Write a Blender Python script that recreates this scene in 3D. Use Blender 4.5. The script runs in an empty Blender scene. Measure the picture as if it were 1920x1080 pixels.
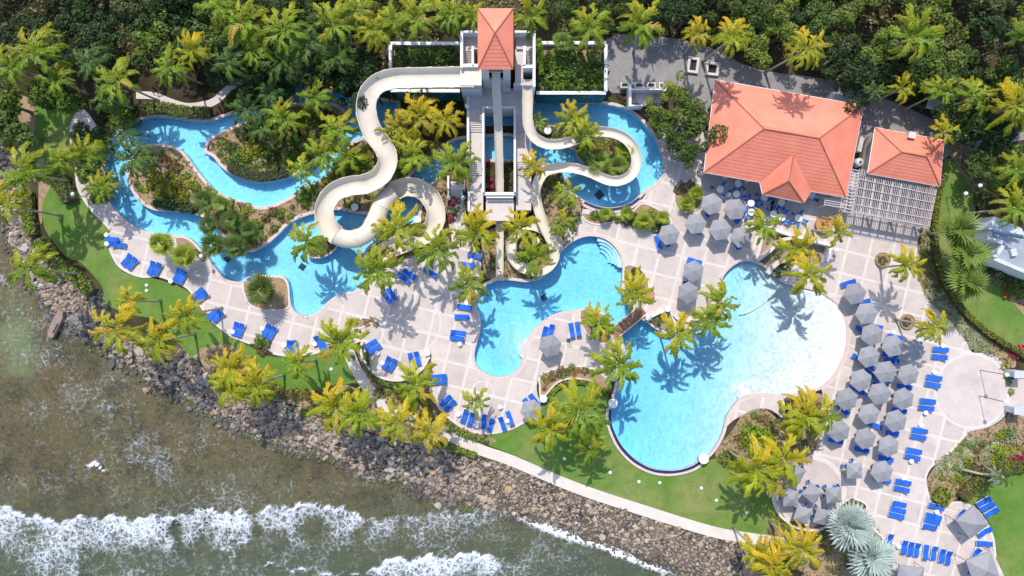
import bpy, bmesh, math, random
import numpy as np
from mathutils import Vector, Matrix, Euler
from mathutils.geometry import delaunay_2d_cdt
R = math.radians
rng = random.Random(11)
S = bpy.context.scene
COL = S.collection
# ---------------------------------------------------------------- camera, sky, sun
HC = 91.43                                  # drone height in metres, 14 photo pixels per metre at deck level
cam = bpy.data.cameras.new('camera'); cam.lens = 24; cam.sensor_width = 36; cam.clip_end = 3000
camo = bpy.data.objects.new('camera', cam); COL.objects.link(camo)
camo.location = (0, 0, HC); S.camera = camo
SUN_EL, SUN_AZ = 54, -12.4                  # sun to the north, slightly west
sd = Vector((math.sin(R(SUN_AZ)) * math.cos(R(SUN_EL)), math.cos(R(SUN_AZ)) * math.cos(R(SUN_EL)), math.sin(R(SUN_EL))))
w = bpy.data.worlds.new('World'); S.world = w; w.use_nodes = True
nt = w.node_tree; bg = nt.nodes['Background']
sky = nt.nodes.new('ShaderNodeTexSky'); sky.sky_type = 'NISHITA'; sky.sun_disc = False
sky.sun_elevation = R(SUN_EL); sky.sun_rotation = R(SUN_AZ)
nt.links.new(sky.outputs[0], bg.inputs[0]); bg.inputs[1].default_value = 0.15
sl = bpy.data.lights.new('sun', 'SUN'); sl.energy = 2.55; sl.angle = R(0.5); sl.color = (1, 0.955, 0.88)
so = bpy.data.objects.new('sun', sl); COL.objects.link(so); so.rotation_euler = sd.to_track_quat('Z', 'Y').to_euler()
S.view_settings.view_transform = 'Standard'; S.view_settings.look = 'None'
S.view_settings.exposure = 0.68; S.view_settings.gamma = 1
S.cycles.max_bounces = 4; S.cycles.diffuse_bounces = 2; S.cycles.transmission_bounces = 2; S.cycles.glossy_bounces = 2; S.cycles.transparent_max_bounces = 10; S.cycles.caustics_refractive = False; S.cycles.caustics_reflective = False
S.cycles.volume_bounces = 0; S.cycles.use_adaptive_sampling = True; S.cycles.adaptive_threshold = 0.02; S.cycles.use_denoising = True

# ---------------------------------------------------------------- helpers
def W(px, py, z=0.0):
    k = (HC - z) / HC / 14.0
    return ((px - 960) * k, (540 - py) * k)
def WV(px, py, z=0.0):
    x, y = W(px, py, z); return Vector((x, y, z))
def WL(pts, z=0.0): return [W(p[0], p[1], z) for p in pts]
def pts(s):
    return [tuple(float(v) for v in q.split(',')) for q in s.split()]
def smooth(P, n=5, closed=True):
    out = []; N = len(P)
    rngs = range(N if closed else N - 1)
    for i in rngs:
        if closed: a, b, c, d = P[(i-1) % N], P[i], P[(i+1) % N], P[(i+2) % N]
        else: a, b, c, d = P[max(i-1, 0)], P[i], P[i+1], P[min(i+2, N-1)]
        for k in range(n):
            t = k / n; t2 = t*t; t3 = t2*t
            out.append(tuple(0.5*((2*b[j]) + (-a[j]+c[j])*t + (2*a[j]-5*b[j]+4*c[j]-d[j])*t2 + (-a[j]+3*b[j]-3*c[j]+d[j])*t3) for j in range(len(b))))
    if not closed: out.append(tuple(P[-1]))
    return out
def area(P): return 0.5*sum(P[i-1][0]*P[i][1]-P[i][0]*P[i-1][1] for i in range(len(P)))
def ccw(P): return P if area(P) > 0 else P[::-1]
def circle(cx, cy, rx, ry=None, n=28, rot=0):
    ry = ry or rx; c, s = math.cos(R(rot)), math.sin(R(rot))
    return [(cx + rx*math.cos(a)*c - ry*math.sin(a)*s, cy + rx*math.cos(a)*s + ry*math.sin(a)*c) for a in [2*math.pi*i/n for i in range(n)]]
def inpoly(P, X, Y):
    P = np.array(P); X = np.asarray(X); Y = np.asarray(Y); c = np.zeros(X.shape, bool)
    for i in range(len(P)):
        x1, y1 = P[i-1]; x2, y2 = P[i]
        if y1 == y2: continue
        c ^= ((y1 > Y) != (y2 > Y)) & (X < (x2-x1)*(Y-y1)/(y2-y1)+x1)
    return c
def offset(P, d):
    """closed CCW polygon moved outwards by d"""
    n = len(P); out = []
    for i in range(n):
        a, b, c = P[i-1], P[i], P[(i+1) % n]
        t1 = Vector((b[0]-a[0], b[1]-a[1])); t2 = Vector((c[0]-b[0], c[1]-b[1]))
        if t1.length < 1e-6 or t2.length < 1e-6: out.append(b); continue
        t = t1.normalized() + t2.normalized()
        if t.length < 1e-3: t = t1
        t.normalize(); out.append((b[0] + t.y*d, b[1] - t.x*d))
    return out
def mesh(name, V, F, m=None, smooth_=False):
    me = bpy.data.meshes.new(name); me.from_pydata([tuple(v) for v in V], [], [tuple(f) for f in F])
    if m is not None:
        for q in (m if isinstance(m, (list, tuple)) else [m]): me.materials.append(q)
    if smooth_: me.polygons.foreach_set('use_smooth', [True]*len(me.polygons))
    me.update(); return me
def obj(name, me, parent=None, loc=None, rot=None, scale=None, color=None):
    o = bpy.data.objects.new(name, me); COL.objects.link(o)
    if parent is not None: o.parent = parent
    if loc is not None: o.location = loc
    if rot is not None: o.rotation_euler = rot
    if scale is not None: o.scale = scale if hasattr(scale, '__len__') else (scale,)*3
    if color is not None: o.color = (*color[:3], color[3] if len(color) > 3 else 1)
    return o
def tag(o, label, cat, group=None):
    o['label'] = label; o['category'] = cat
    if group: o['group'] = group
    return o
def thing(name, label, cat, loc=(0, 0, 0), rot=None, group=None):
    return tag(obj(name, None, None, loc, rot), label, cat, group)
def struct(o, kind='structure'): o['kind'] = kind; return o
def copy_tree(src, parent=None):
    c = src.copy(); COL.objects.link(c); c.parent = parent
    for ch in src.children: copy_tree(ch, c)
    return c
class MB:
    def __init__(s): s.v = []; s.f = []; s.mi = []
    def add(s, V, F, mi=0):
        n = len(s.v); s.v += [tuple(v) for v in V]; s.f += [tuple(i+n for i in f) for f in F]; s.mi += [mi]*len(F)
    def box(s, c, d, rz=0, mi=0, rx=0, ry=0):
        M = Euler((rx, ry, rz)).to_matrix(); c = Vector(c); h = Vector(d)*0.5
        V = [c + M @ Vector((x*h.x, y*h.y, z*h.z)) for x in (-1, 1) for y in (-1, 1) for z in (-1, 1)]
        s.add(V, [(0,1,3,2),(4,6,7,5),(0,4,5,1),(2,3,7,6),(0,2,6,4),(1,5,7,3)], mi)
    def tube(s, P, r, n=6, mi=0, cap=True):
        P = [Vector(p) for p in P]; rr = r if hasattr(r, '__len__') else [r]*len(P); V = []
        for i, p in enumerate(P):
            t = (P[min(i+1, len(P)-1)] - P[max(i-1, 0)]).normalized()
            a = t.cross(Vector((0, 0, 1)) if abs(t.z) < 0.95 else Vector((1, 0, 0))).normalized(); b = t.cross(a)
            V += [p + (a*math.cos(2*math.pi*k/n) + b*math.sin(2*math.pi*k/n))*rr[i] for k in range(n)]
        F = [(i*n+k, (i+1)*n+k, (i+1)*n+(k+1) % n, i*n+(k+1) % n) for i in range(len(P)-1) for k in range(n)]
        if cap: F += [tuple(range(n)), tuple(range(len(P)*n-1, (len(P)-1)*n-1, -1))]
        s.add(V, F, mi)
    def lathe(s, prof, c=(0, 0, 0), n=14, mi=0):
        V = [(c[0]+r*math.cos(2*math.pi*k/n), c[1]+r*math.sin(2*math.pi*k/n), c[2]+z) for r, z in prof for k in range(n)]
        F = [(i*n+k, i*n+(k+1) % n, (i+1)*n+(k+1) % n, (i+1)*n+k) for i in range(len(prof)-1) for k in range(n)]
        F += [tuple(range((len(prof)-1)*n, len(prof)*n)), tuple(range(n-1, -1, -1))]
        s.add(V, F, mi)
    def prism(s, P, z0, z1, mi=0):
        P = ccw(P); n = len(P)
        V = [(x, y, z0) for x, y in P] + [(x, y, z1) for x, y in P]
        F = [(i, (i+1) % n, n+(i+1) % n, n+i) for i in range(n)] + [tuple(range(n, 2*n)), tuple(range(n-1, -1, -1))]
        s.add(V, F, mi)
    def mesh(s, name, m, smooth_=False):
        me = mesh(name, s.v, s.f, m, smooth_)
        if any(s.mi): me.polygons.foreach_set('material_index', s.mi)
        return me
    def build(s, name, m, parent=None, **k): 
        sm = k.pop('smooth_', False); return obj(name, s.mesh(name, m, sm), parent, **k)
def cdt(polys, extra=()):
    """polys: list of closed rings; returns 2D verts, tris and for each tri the set of rings that hold it"""
    V = []; F = []
    for P in polys:
        n = len(V); V += [Vector(p) for p in P]; F.append(list(range(n, n+len(P))))
    V += [Vector(p) for p in extra]
    v, e, f, ov, oe, of = delaunay_2d_cdt(V, [], F, 0, 1e-5)
    return v, f, [set(x) for x in of]
def sheet_geo(plus, minus, extra=()):
    v, f, of = cdt(list(plus) + list(minus), extra); n = len(plus)
    F = [t for t, s in zip(f, of) if s and min(s) < n and not any(k >= n for k in s)]
    used = sorted({i for t in F for i in t}); mp = {u: i for i, u in enumerate(used)}
    V = [v[u] for u in used]; out = []
    for t in F:
        a, b, c = V[mp[t[0]]], V[mp[t[1]]], V[mp[t[2]]]
        cr = (b-a).cross(c-a)
        if abs(cr) < 1e-9: continue
        q = tuple(mp[i] for i in t); out.append(q if cr > 0 else q[::-1])
    return V, out
def skirt(V3, F, depth):
    """close the open border of a sheet downwards"""
    cnt = {}
    for f in F:
        for i in range(len(f)):
            a, b = f[i], f[(i+1) % len(f)]; cnt[(a, b)] = 1
    V3 = list(V3); F = list(F); low = {}
    for (a, b) in list(cnt):
        if (b, a) in cnt: continue
        for q in (a, b):
            if q not in low: low[q] = len(V3); V3.append((V3[q][0], V3[q][1], V3[q][2]-depth))
        F.append((b, a, low[a], low[b]))
    return V3, F

# ---------------------------------------------------------------- materials
def nodes(name):
    m = bpy.data.materials.new(name); m.use_nodes = True; t = m.node_tree; return m, t, t.nodes['Principled BSDF'], t.nodes['Material Output']
def N(t, typ, **k):
    n = t.nodes.new(typ)
    for a, b in k.items(): setattr(n, a, b)
    return n
def coord(t, scale, kind='Object'):
    tc = N(t, 'ShaderNodeTexCoord'); mp = N(t, 'ShaderNodeMapping'); t.links.new(tc.outputs[kind], mp.inputs[0])
    mp.inputs['Scale'].default_value = (scale,)*3 if not hasattr(scale, '__len__') else scale; return mp.outputs[0]
def geo_pos(t):
    return N(t, 'ShaderNodeNewGeometry').outputs['Position']
def noise(t, scale, detail=4, vec=None, rough=0.55):
    n = N(t, 'ShaderNodeTexNoise'); n.inputs['Scale'].default_value = scale; n.inputs['Detail'].default_value = detail; n.inputs['Roughness'].default_value = rough
    t.links.new(vec if vec is not None else geo_pos(t), n.inputs['Vector']); return n.outputs['Fac']
def ramp(t, fac, stops):
    r = N(t, 'ShaderNodeValToRGB'); e = r.color_ramp.elements
    while len(e) < len(stops): e.new(0.5)
    for q, (p, c) in zip(e, stops): q.position = p; q.color = (*c, 1) if len(c) == 3 else c
    t.links.new(fac, r.inputs[0]); return r.outputs[0]
def math_(t, op, a, b=None, clamp=False):
    n = N(t, 'ShaderNodeMath', operation=op, use_clamp=clamp)
    for i, v in enumerate((a, b)):
        if v is None: continue
        if isinstance(v, (int, float)): n.inputs[i].default_value = v
        else: t.links.new(v, n.inputs[i])
    return n.outputs[0]
def mixc(t, fac, a, b, blend='MIX'):
    n = N(t, 'ShaderNodeMix', data_type='RGBA', blend_type=blend)
    for i, v in ((0, fac), (6, a), (7, b)):
        if isinstance(v, (int, float)): n.inputs[i].default_value = v
        elif isinstance(v, tuple): n.inputs[i].default_value = (*v, 1)
        else: t.links.new(v, n.inputs[i])
    return n.outputs[2]
def maprange(t, v, a, b, c=0.0, d=1.0, smooth_=False):
    n = N(t, 'ShaderNodeMapRange'); n.interpolation_type = 'SMOOTHSTEP' if smooth_ else 'LINEAR'
    t.links.new(v, n.inputs[0])
    for i, q in enumerate((a, b, c, d)): n.inputs[i+1].default_value = q
    return n.outputs[0]
def bump(t, b, h, strength=0.3, dist=0.05):
    n = N(t, 'ShaderNodeBump'); n.inputs['Strength'].default_value = strength; n.inputs['Distance'].default_value = dist
    t.links.new(h, n.inputs['Height']); t.links.new(n.outputs[0], b.inputs['Normal'])
def mat(name, c, rough=0.6, var=0.12, scale=1.5, bump_=0.0, bscale=8, tint=False, perobj=0.0, metal=0.0, stain=0.0):
    """plain procedural paint / stone / cloth: colour broken up by two noises, fine relief"""
    m, t, b, o = nodes(name); b.inputs['Roughness'].default_value = rough; b.inputs['Metallic'].default_value = metal
    base = N(t, 'ShaderNodeObjectInfo').outputs['Color'] if tint else tuple(c)
    n1 = noise(t, scale, 5); k = maprange(t, n1, 0.25, 0.75, 1-var, 1+var)
    n2 = noise(t, scale*7, 3); k = math_(t, 'MULTIPLY', k, maprange(t, n2, 0.25, 0.75, 1-var*0.6, 1+var*0.6))
    if perobj:
        ob = N(t, 'ShaderNodeObjectInfo'); k = math_(t, 'MULTIPLY', k, maprange(t, ob.outputs['Random'], 0, 1, 1-perobj, 1+perobj))
    vm = N(t, 'ShaderNodeVectorMath', operation='SCALE')
    if tint: t.links.new(base, vm.inputs[0])
    else: vm.inputs[0].default_value = base
    t.links.new(k, vm.inputs['Scale'])
    cc = vm.outputs[0]
    if stain:
        st = maprange(t, noise(t, 0.35, 6), 0.52, 0.72, 0, stain); cc = mixc(t, st, cc, tuple(x*0.55 for x in c))
    t.links.new(cc, b.inputs['Base Color'])
    if bump_: bump(t, b, noise(t, bscale, 4), bump_, 0.04)
    return m
def leafmat(name, trans=0.3, rough=0.45, var=0.25, scale=2.0, spec=0.35, tip=None):
    m, t, b, o = nodes(name)
    ob = N(t, 'ShaderNodeObjectInfo'); k = maprange(t, noise(t, scale, 3), 0.25, 0.75, 1-var, 1+var)
    vm = N(t, 'ShaderNodeVectorMath', operation='SCALE'); 
    src = ob.outputs['Color']
    if tip: tp = N(t, 'ShaderNodeAttribute', attribute_name='tip').outputs['Fac']; src = mixc(t, math_(t, 'MULTIPLY', math_(t, 'POWER', tp, 1.6), math_(t, 'SUBTRACT', 1.0, ob.outputs['Alpha'])), src, tip)
    t.links.new(src, vm.inputs[0]); t.links.new(k, vm.inputs['Scale'])
    t.links.new(vm.outputs[0], b.inputs['Base Color']); b.inputs['Roughness'].default_value = rough; b.inputs['Specular IOR Level'].default_value = spec
    tr = N(t, 'ShaderNodeBsdfTranslucent'); v2 = N(t, 'ShaderNodeVectorMath', operation='MULTIPLY'); t.links.new(vm.outputs[0], v2.inputs[0]); v2.inputs[1].default_value = (1.25, 1.2, 0.5)
    t.links.new(v2.outputs[0], tr.inputs[0]); mx = N(t, 'ShaderNodeMixShader'); mx.inputs[0].default_value = trans
    t.links.new(b.outputs[0], mx.inputs[1]); t.links.new(tr.outputs[0], mx.inputs[2]); t.links.new(mx.outputs[0], o.inputs[0])
    return m
M = {}
M['slab'] = mat('paving_slab_stone', (0.55, 0.465, 0.42), 0.75, 0.09, 0.8, 0.15, 14, perobj=0.07, stain=0.36)
M['band'] = mat('paving_band_cream', (0.64, 0.565, 0.515), 0.75, 0.07, 0.9, 0.1, 14, stain=0.12)
M['coping'] = mat('coping_pink_stone', (0.62, 0.47, 0.42), 0.65, 0.16, 3.0, 0.2, 10)
M['cream'] = mat('cream_concrete', (0.63, 0.555, 0.485), 0.75, 0.1, 0.7, 0.12, 9, stain=0.25)
M['white'] = mat('white_paint', (0.78, 0.77, 0.76), 0.55, 0.06, 1.2, 0.05, 9, stain=0.15)
M['plastic'] = mat('white_plastic', (0.8, 0.8, 0.8), 0.4, 0.03)
M['terrace'] = mat('terrace_pink_tile', (0.60, 0.52, 0.485), 0.7, 0.08, 1.0, 0.1, 12, stain=0.2)
M['wallgrey'] = mat('grey_render_wall', (0.50, 0.50, 0.54), 0.8, 0.08, 0.9, 0.1, 9, stain=0.2)
M['slide'] = mat('cream_fibreglass', (0.70, 0.615, 0.50), 0.3, 0.06, 0.6, stain=0.22)
M['steel'] = mat('dark_blue_steel', (0.03, 0.05, 0.07), 0.5, 0.1)
M['blue'] = mat('blue_cushion', (0.006, 0.11, 0.56), 0.75, 0.08, 6, 0.12, 40, perobj=0.14)
M['bluemesh'] = mat('blue_chair_mesh', (0.03, 0.16, 0.50), 0.6, 0.1, 6, perobj=0.2)
M['canvas'] = mat('grey_canvas', (0.265, 0.26, 0.275), 0.85, 0.07, 1.5, 0.1, 20, perobj=0.09)
M['pole'] = mat('bronze_pole', (0.10, 0.08, 0.07), 0.45, 0.1)
M['asphalt'] = mat('worn_asphalt', (0.27, 0.25, 0.24), 0.9, 0.25, 0.35, 0.3, 12, stain=0.6)
M['wood'] = mat('brown_timber', (0.26, 0.14, 0.085), 0.7, 0.2, 3, 0.2, 15, perobj=0.2)
M['pergola'] = mat('pale_pergola_timber', (0.50, 0.45, 0.45), 0.7, 0.12, 2, 0.1, 15, perobj=0.12)
M['ramp'] = mat('brown_ramp_paving', (0.30, 0.22, 0.17), 0.8, 0.12, 1.5, 0.15, 9)
M['mulch'] = mat('tan_mulch', (0.33, 0.225, 0.13), 0.95, 0.3, 1.6, 0.8, 9, stain=0.4)
M['soil'] = mat('dark_soil', (0.075, 0.052, 0.032), 0.95, 0.35, 0.9, 0.8, 7)
M['trunk'] = mat('palm_trunk_bark', (0.36, 0.31, 0.26), 0.85, 0.2, 4, 0.4, 14)
M['bark'] = mat('tree_bark', (0.16, 0.12, 0.085), 0.9, 0.25, 3, 0.5, 12)
M['villa'] = mat('villa_roof_membrane', (0.32, 0.335, 0.38), 0.55, 0.12, 0.6, 0.05, 6, stain=0.4)
M['metal'] = mat('pale_metal_sheet', (0.55, 0.58, 0.6), 0.4, 0.12, 0.8, stain=0.4)
M['navy'] = mat('navy_gutter_tile', (0.015, 0.025, 0.10), 0.35, 0.15, 2)
M['terracotta'] = mat('terracotta_pot', (0.46, 0.24, 0.10), 0.8, 0.15, 3)
M['dark'] = mat('dark_shaft', (0.012, 0.014, 0.02), 0.8, 0.2)
M['lamp'] = mat('lamp_globe_glass', (0.85, 0.85, 0.83), 0.25, 0.02)
M['frond'] = leafmat('palm_frond_leaf', 0.3, 0.4, 0.2, 1.6, tip=(0.85, 0.50, 0.025))
M['leaf'] = leafmat('shrub_leaf', 0.22, 0.5, 0.4, 1.3)
M['rock'] = mat('shore_rock', (1, 1, 1), 0.85, 0.3, 2.0, 0.5, 6, tint=True)
# rock heap in one mesh: colour from the piece itself
def rockheap():
    m, t, b, o = nodes('shore_rubble'); b.inputs['Roughness'].default_value = 0.85
    g = N(t, 'ShaderNodeNewGeometry')
    c = ramp(t, g.outputs['Random Per Island'], [(0, (0.06, 0.055, 0.055)), (0.25, (0.16, 0.135, 0.115)), (0.5, (0.29, 0.225, 0.165)), (0.8, (0.42, 0.315, 0.215)), (1, (0.52, 0.46, 0.40))])
    c = mixc(t, maprange(t, noise(t, 0.12, 3), 0.4, 0.62), c, mixc(t, 0.45, c, (0.42, 0.31, 0.22)))
    c = mixc(t, maprange(t, noise(t, 3, 4), 0.3, 0.7, 0, 0.35), c, (0.09, 0.08, 0.075))
    sp = N(t, 'ShaderNodeSeparateXYZ'); t.links.new(g.outputs['Position'], sp.inputs[0]); wet = math_(t, 'ADD', sp.outputs[2], math_(t, 'MULTIPLY', noise(t, 0.4, 4), 0.5)); c = mixc(t, maprange(t, wet, -0.85, -0.45, 0.8, 0.0), c, (0.05, 0.045, 0.032)); c = mixc(t, math_(t, 'MULTIPLY', maprange(t, wet, -0.85, -0.65, 1, 0), maprange(t, noise(t, 0.3, 4), 0.52, 0.6)), c, (0.09, 0.11, 0.02))
    t.links.new(c, b.inputs['Base Color']); return m
M['rubble'] = rockheap()
def lawnmat(name, a, c, dry):
    m, t, b, o = nodes(name); b.inputs['Roughness'].default_value = 0.9; b.inputs['Specular IOR Level'].default_value = 0.15
    k = mixc(t, maprange(t, noise(t, 0.22, 5), 0.35, 0.65), a, c)
    k = mixc(t, maprange(t, noise(t, 0.09, 6), 0.48, 0.68, 0, 0.85), k, dry)
    k = mixc(t, maprange(t, noise(t, 0.7, 6, rough=0.65), 0.45, 0.7, 0, 0.5), k, tuple(x*0.6 for x in a))
    k = mixc(t, maprange(t, noise(t, 5, 4), 0.2, 0.8, 0, 0.45), k, tuple(x*0.5 for x in a))
    t.links.new(k, b.inputs['Base Color']); bump(t, b, noise(t, 9, 5), 0.7, 0.06); return m
M['lawn'] = lawnmat('mown_lawn', (0.115, 0.225, 0.035), (0.16, 0.265, 0.05), (0.31, 0.29, 0.11))
M['lawn2'] = lawnmat('olive_lawn', (0.115, 0.155, 0.012), (0.14, 0.18, 0.02), (0.19, 0.19, 0.03))
def roofmat():
    m, t, b, o = nodes('salmon_roof_tile'); b.inputs['Roughness'].default_value = 0.7
    c = mixc(t, maprange(t, noise(t, 0.5, 5), 0.3, 0.7), (0.73, 0.20, 0.12), (0.79, 0.26, 0.17))
    c = mixc(t, maprange(t, noise(t, 5, 4), 0.45, 0.8, 0, 0.3), c, (0.46, 0.12, 0.065))
    t.links.new(c, b.inputs['Base Color']); bump(t, b, noise(t, 7, 3), 0.25, 0.03); return m
M['roof'] = roofmat()
M['ridge'] = mat('roof_ridge_tile', (0.42, 0.13, 0.08), 0.75, 0.15, 4, 0.2, 9)
M['mural'] = None
def muralmat():
    m, t, b, o = nodes('sea_mural_paint'); b.inputs['Roughness'].default_value = 0.5
    c = ramp(t, noise(t, 0.55, 5, rough=0.6), [(0.25, (0.005, 0.05, 0.03)), (0.45, (0.008, 0.12, 0.13)), (0.58, (0.02, 0.22, 0.27)), (0.72, (0.10, 0.02, 0.05)), (0.8, (0.25, 0.4, 0.42))])
    t.links.new(c, b.inputs['Base Color']); return m
M['mural'] = muralmat()
def floormat(name, deep):
    m, t, b, o = nodes(name); b.inputs['Roughness'].default_value = 0.6
    v = N(t, 'ShaderNodeTexVoronoi', feature='SMOOTH_F1'); v.inputs['Scale'].default_value = 1.5; t.links.new(geo_pos(t), v.inputs['Vector'])  # cells imitate the caustic light net, put into the plaster colour
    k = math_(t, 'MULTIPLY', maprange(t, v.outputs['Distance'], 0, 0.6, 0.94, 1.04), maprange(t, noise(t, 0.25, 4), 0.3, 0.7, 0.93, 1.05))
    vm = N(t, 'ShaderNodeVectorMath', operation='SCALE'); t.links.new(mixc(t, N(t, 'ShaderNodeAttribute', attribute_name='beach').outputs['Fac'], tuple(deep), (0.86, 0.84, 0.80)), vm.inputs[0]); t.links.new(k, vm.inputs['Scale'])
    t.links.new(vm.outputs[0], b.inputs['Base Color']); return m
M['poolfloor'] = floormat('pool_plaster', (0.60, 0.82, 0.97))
def watermat():
    m, t, b, o = nodes('pool_water'); t.nodes.remove(b)
    gl = N(t, 'ShaderNodeBsdfGlossy'); gl.inputs['Roughness'].default_value = 0.04
    tr = N(t, 'ShaderNodeBsdfTransparent'); tr.inputs[0].default_value = (0.97, 0.99, 1, 1)
    fr = N(t, 'ShaderNodeFresnel'); fr.inputs[0].default_value = 1.33
    bp = N(t, 'ShaderNodeBump'); bp.inputs['Strength'].default_value = 0.35; bp.inputs['Distance'].default_value = 0.08
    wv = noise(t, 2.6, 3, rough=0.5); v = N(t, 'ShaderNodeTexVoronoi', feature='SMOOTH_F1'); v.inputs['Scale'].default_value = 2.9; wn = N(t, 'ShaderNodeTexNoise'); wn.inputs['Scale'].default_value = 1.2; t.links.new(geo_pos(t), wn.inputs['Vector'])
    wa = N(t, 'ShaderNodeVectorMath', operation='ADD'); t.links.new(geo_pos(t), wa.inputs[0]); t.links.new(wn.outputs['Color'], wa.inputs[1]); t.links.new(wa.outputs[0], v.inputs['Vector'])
    caustic_ = maprange(t, v.outputs['Distance'], 0.05, 0.5, 0.85, 1.0); cb = N(t, 'ShaderNodeCombineColor'); t.links.new(math_(t, 'MULTIPLY', caustic_, caustic_), cb.inputs[0]); t.links.new(caustic_, cb.inputs[1]); t.links.new(math_(t, 'POWER', caustic_, 0.5), cb.inputs[2]); t.links.new(cb.outputs[0], tr.inputs[0]); t.links.new(wv, bp.inputs['Height'])  # caustic pattern painted into the water's transparent tint
    t.links.new(bp.outputs[0], gl.inputs['Normal']); t.links.new(bp.outputs[0], fr.inputs['Normal'])
    mx = N(t, 'ShaderNodeMixShader'); t.links.new(fr.outputs[0], mx.inputs[0]); t.links.new(tr.outputs[0], mx.inputs[1]); t.links.new(gl.outputs[0], mx.inputs[2])
    t.links.new(mx.outputs[0], o.inputs[0])
    ab = N(t, 'ShaderNodeVolumeAbsorption'); ab.inputs['Color'].default_value = (0.0, 0.84, 0.995, 1); ab.inputs['Density'].default_value = 0.40
    t.links.new(ab.outputs[0], o.inputs['Volume']); return m
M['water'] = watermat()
# ---------------------------------------------------------------- outlines (photo pixels at deck level)
RIVER = pts("745,196 742,192 715,190 685,186 655,178 620,168 585,160 546,162 512,177 480,195 450,209 420,220 390,228 350,226 312,221 275,222 238,240 215,258 204,280 198,305 197,330 200,355 206,378 214,391 226,403 245,419 270,432 295,437 322,439 345,442 362,452 377,467 390,483 403,501 422,521 445,528 475,526 514,517 530,517 541,530 544,555 547,573 556,586 570,591 585,590 600,581 615,565 630,555 650,549 672,543 684,530 685,505 681,482 690,462 715,446 745,437 768,425 783,405 789,380 806,347 830,322 852,303 875,297 905,297 966,297 966,258 905,258 878,260 858,263 838,272 812,292 785,315 768,333 752,358 735,382 715,398 692,403 655,398 625,393 590,400 560,410 540,422 520,442 500,459 480,471 462,472 440,462 424,450 409,434 396,417 377,406 355,400 325,397 292,395 270,385 255,370 244,352 238,332 240,315 248,290 262,276 283,270 310,270 328,275 347,287 360,305 375,325 390,342 405,357 430,370 455,378 480,387 507,385 540,371 560,357 585,345 612,328 634,303 645,284 658,267 692,252 715,243 742,234 746,215")
ISLE2 = pts("383,283 400,295 412,310 430,325 450,335 475,342 505,341 530,336 555,327 580,312 602,288 622,262 643,237 652,219 647,205 634,196 612,190 585,192 547,194 515,201 480,215 450,231 418,245 392,260")
ISLEP = pts("572,470 580,482 600,484 620,476 632,464 625,448 605,440 585,445 573,458")
POOLC = pts("960,526 985,529 1010,525 1027,514 1040,491 1055,470 1072,455 1090,446 1110,443 1135,449 1155,466 1166,489 1167,512 1165,535 1166,552 1177,572 1190,588 1170,601 1150,612 1136,592 1120,580 1100,578 1072,581 1045,587 1020,600 1000,619 987,640 981,664 975,685 960,701 937,706 918,703 902,694 892,680 890,660 897,635 902,610 899,590 892,565 896,549 912,535 935,526")
POOLD = pts("1153,620 1165,632 1172,655 1172,680 1163,705 1155,735 1148,757 1145,772 1146,790 1153,811 1167,836 1190,860 1219,876 1246,881 1272,880 1297,872 1316,860 1331,849 1345,830 1355,808 1361,783 1371,765 1385,748 1405,740 1430,737 1465,741 1490,739 1515,732 1540,723 1560,705 1575,680 1585,650 1587,620 1582,595 1570,572 1550,556 1530,546 1500,539 1475,533 1455,523 1438,506 1417,494 1397,490 1380,495 1365,507 1355,522 1352,540 1357,560 1348,582 1330,601 1302,615 1272,626 1247,626 1228,616 1204,600 1190,602")
POOLE = pts("1000,196 1060,196 1110,196 1135,196 1160,201 1180,210 1200,225 1215,242 1227,260 1236,280 1242,300 1244,317 1239,331 1225,345 1206,358 1197,367 1178,381 1150,389 1120,386 1096,376 1080,365 1062,350 1057,332 1048,315 1028,306 1000,300")
ISLEE = pts("1002,238 1030,232 1075,238 1110,250 1150,252 1178,268 1189,292 1185,318 1165,336 1140,334 1110,318 1085,300 1075,282 1045,268 1015,262 1003,252")
POOLV = pts("908,203 963,203 963,236 908,236")
def ring(P, n=4): return ccw(WL(smooth(P, n)))
rRIV, rI2, rIP, rC, rD, rE, rIE = [ring(p) for p in (RIVER, ISLE2, ISLEP, POOLC, POOLD, POOLE, ISLEE)]
rV = ccw(WL(POOLV))
RAMP = pts("1428,437 1449,431 1480,441 1554,460 1547,489 1520,500 1480,492 1452,512 1436,512 1417,488")
rRAMP = ccw(WL(RAMP))
POOL_HOLES = [(rRIV, [rI2, rIP]), (rC, []), (rD, []), (rE, [rIE]), (rV, [])]
def land_minus(plus, extra_minus=(), extra_pts=()):
    """plus rings minus all water, islands kept"""
    waters = [p for p, _ in POOL_HOLES]; isl = [i for _, l in POOL_HOLES for i in l]
    v, f, of = cdt(list(plus) + list(extra_minus) + waters + isl, extra_pts)
    cx_ = np.array([(v[t[0]].x+v[t[1]].x+v[t[2]].x)/3 for t in f]); cy_ = np.array([(v[t[0]].y+v[t[1]].y+v[t[2]].y)/3 for t in f])
    anyin = lambda rings: np.any([inpoly(q, cx_, cy_) for q in rings], axis=0) if len(rings) else np.zeros(len(cx_), bool)
    ok = anyin(plus) & ~anyin(extra_minus) & ~(anyin(waters) & ~anyin(isl)); F = [t for t, k in zip(f, ok) if k]
    used = sorted({i for t in F for i in t}); mp = {u: i for i, u in enumerate(used)}; V = [v[u] for u in used]; out = []
    for t in F:
        q = tuple(mp[i] for i in t); cr = (V[q[1]]-V[q[0]]).cross(V[q[2]]-V[q[0]])
        if abs(cr) > 1e-9: out.append(q if cr > 0 else q[::-1])
    return V, out
def sheet(name, rings, z, m, depth=0.0, water=True):
    V, F = land_minus(rings) if water else sheet_geo(rings, [])
    V3 = [(p.x, p.y, z) for p in V]
    if depth: V3, F = skirt(V3, F, depth)
    return struct(obj(name, mesh(name, V3, F, m)))

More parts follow.
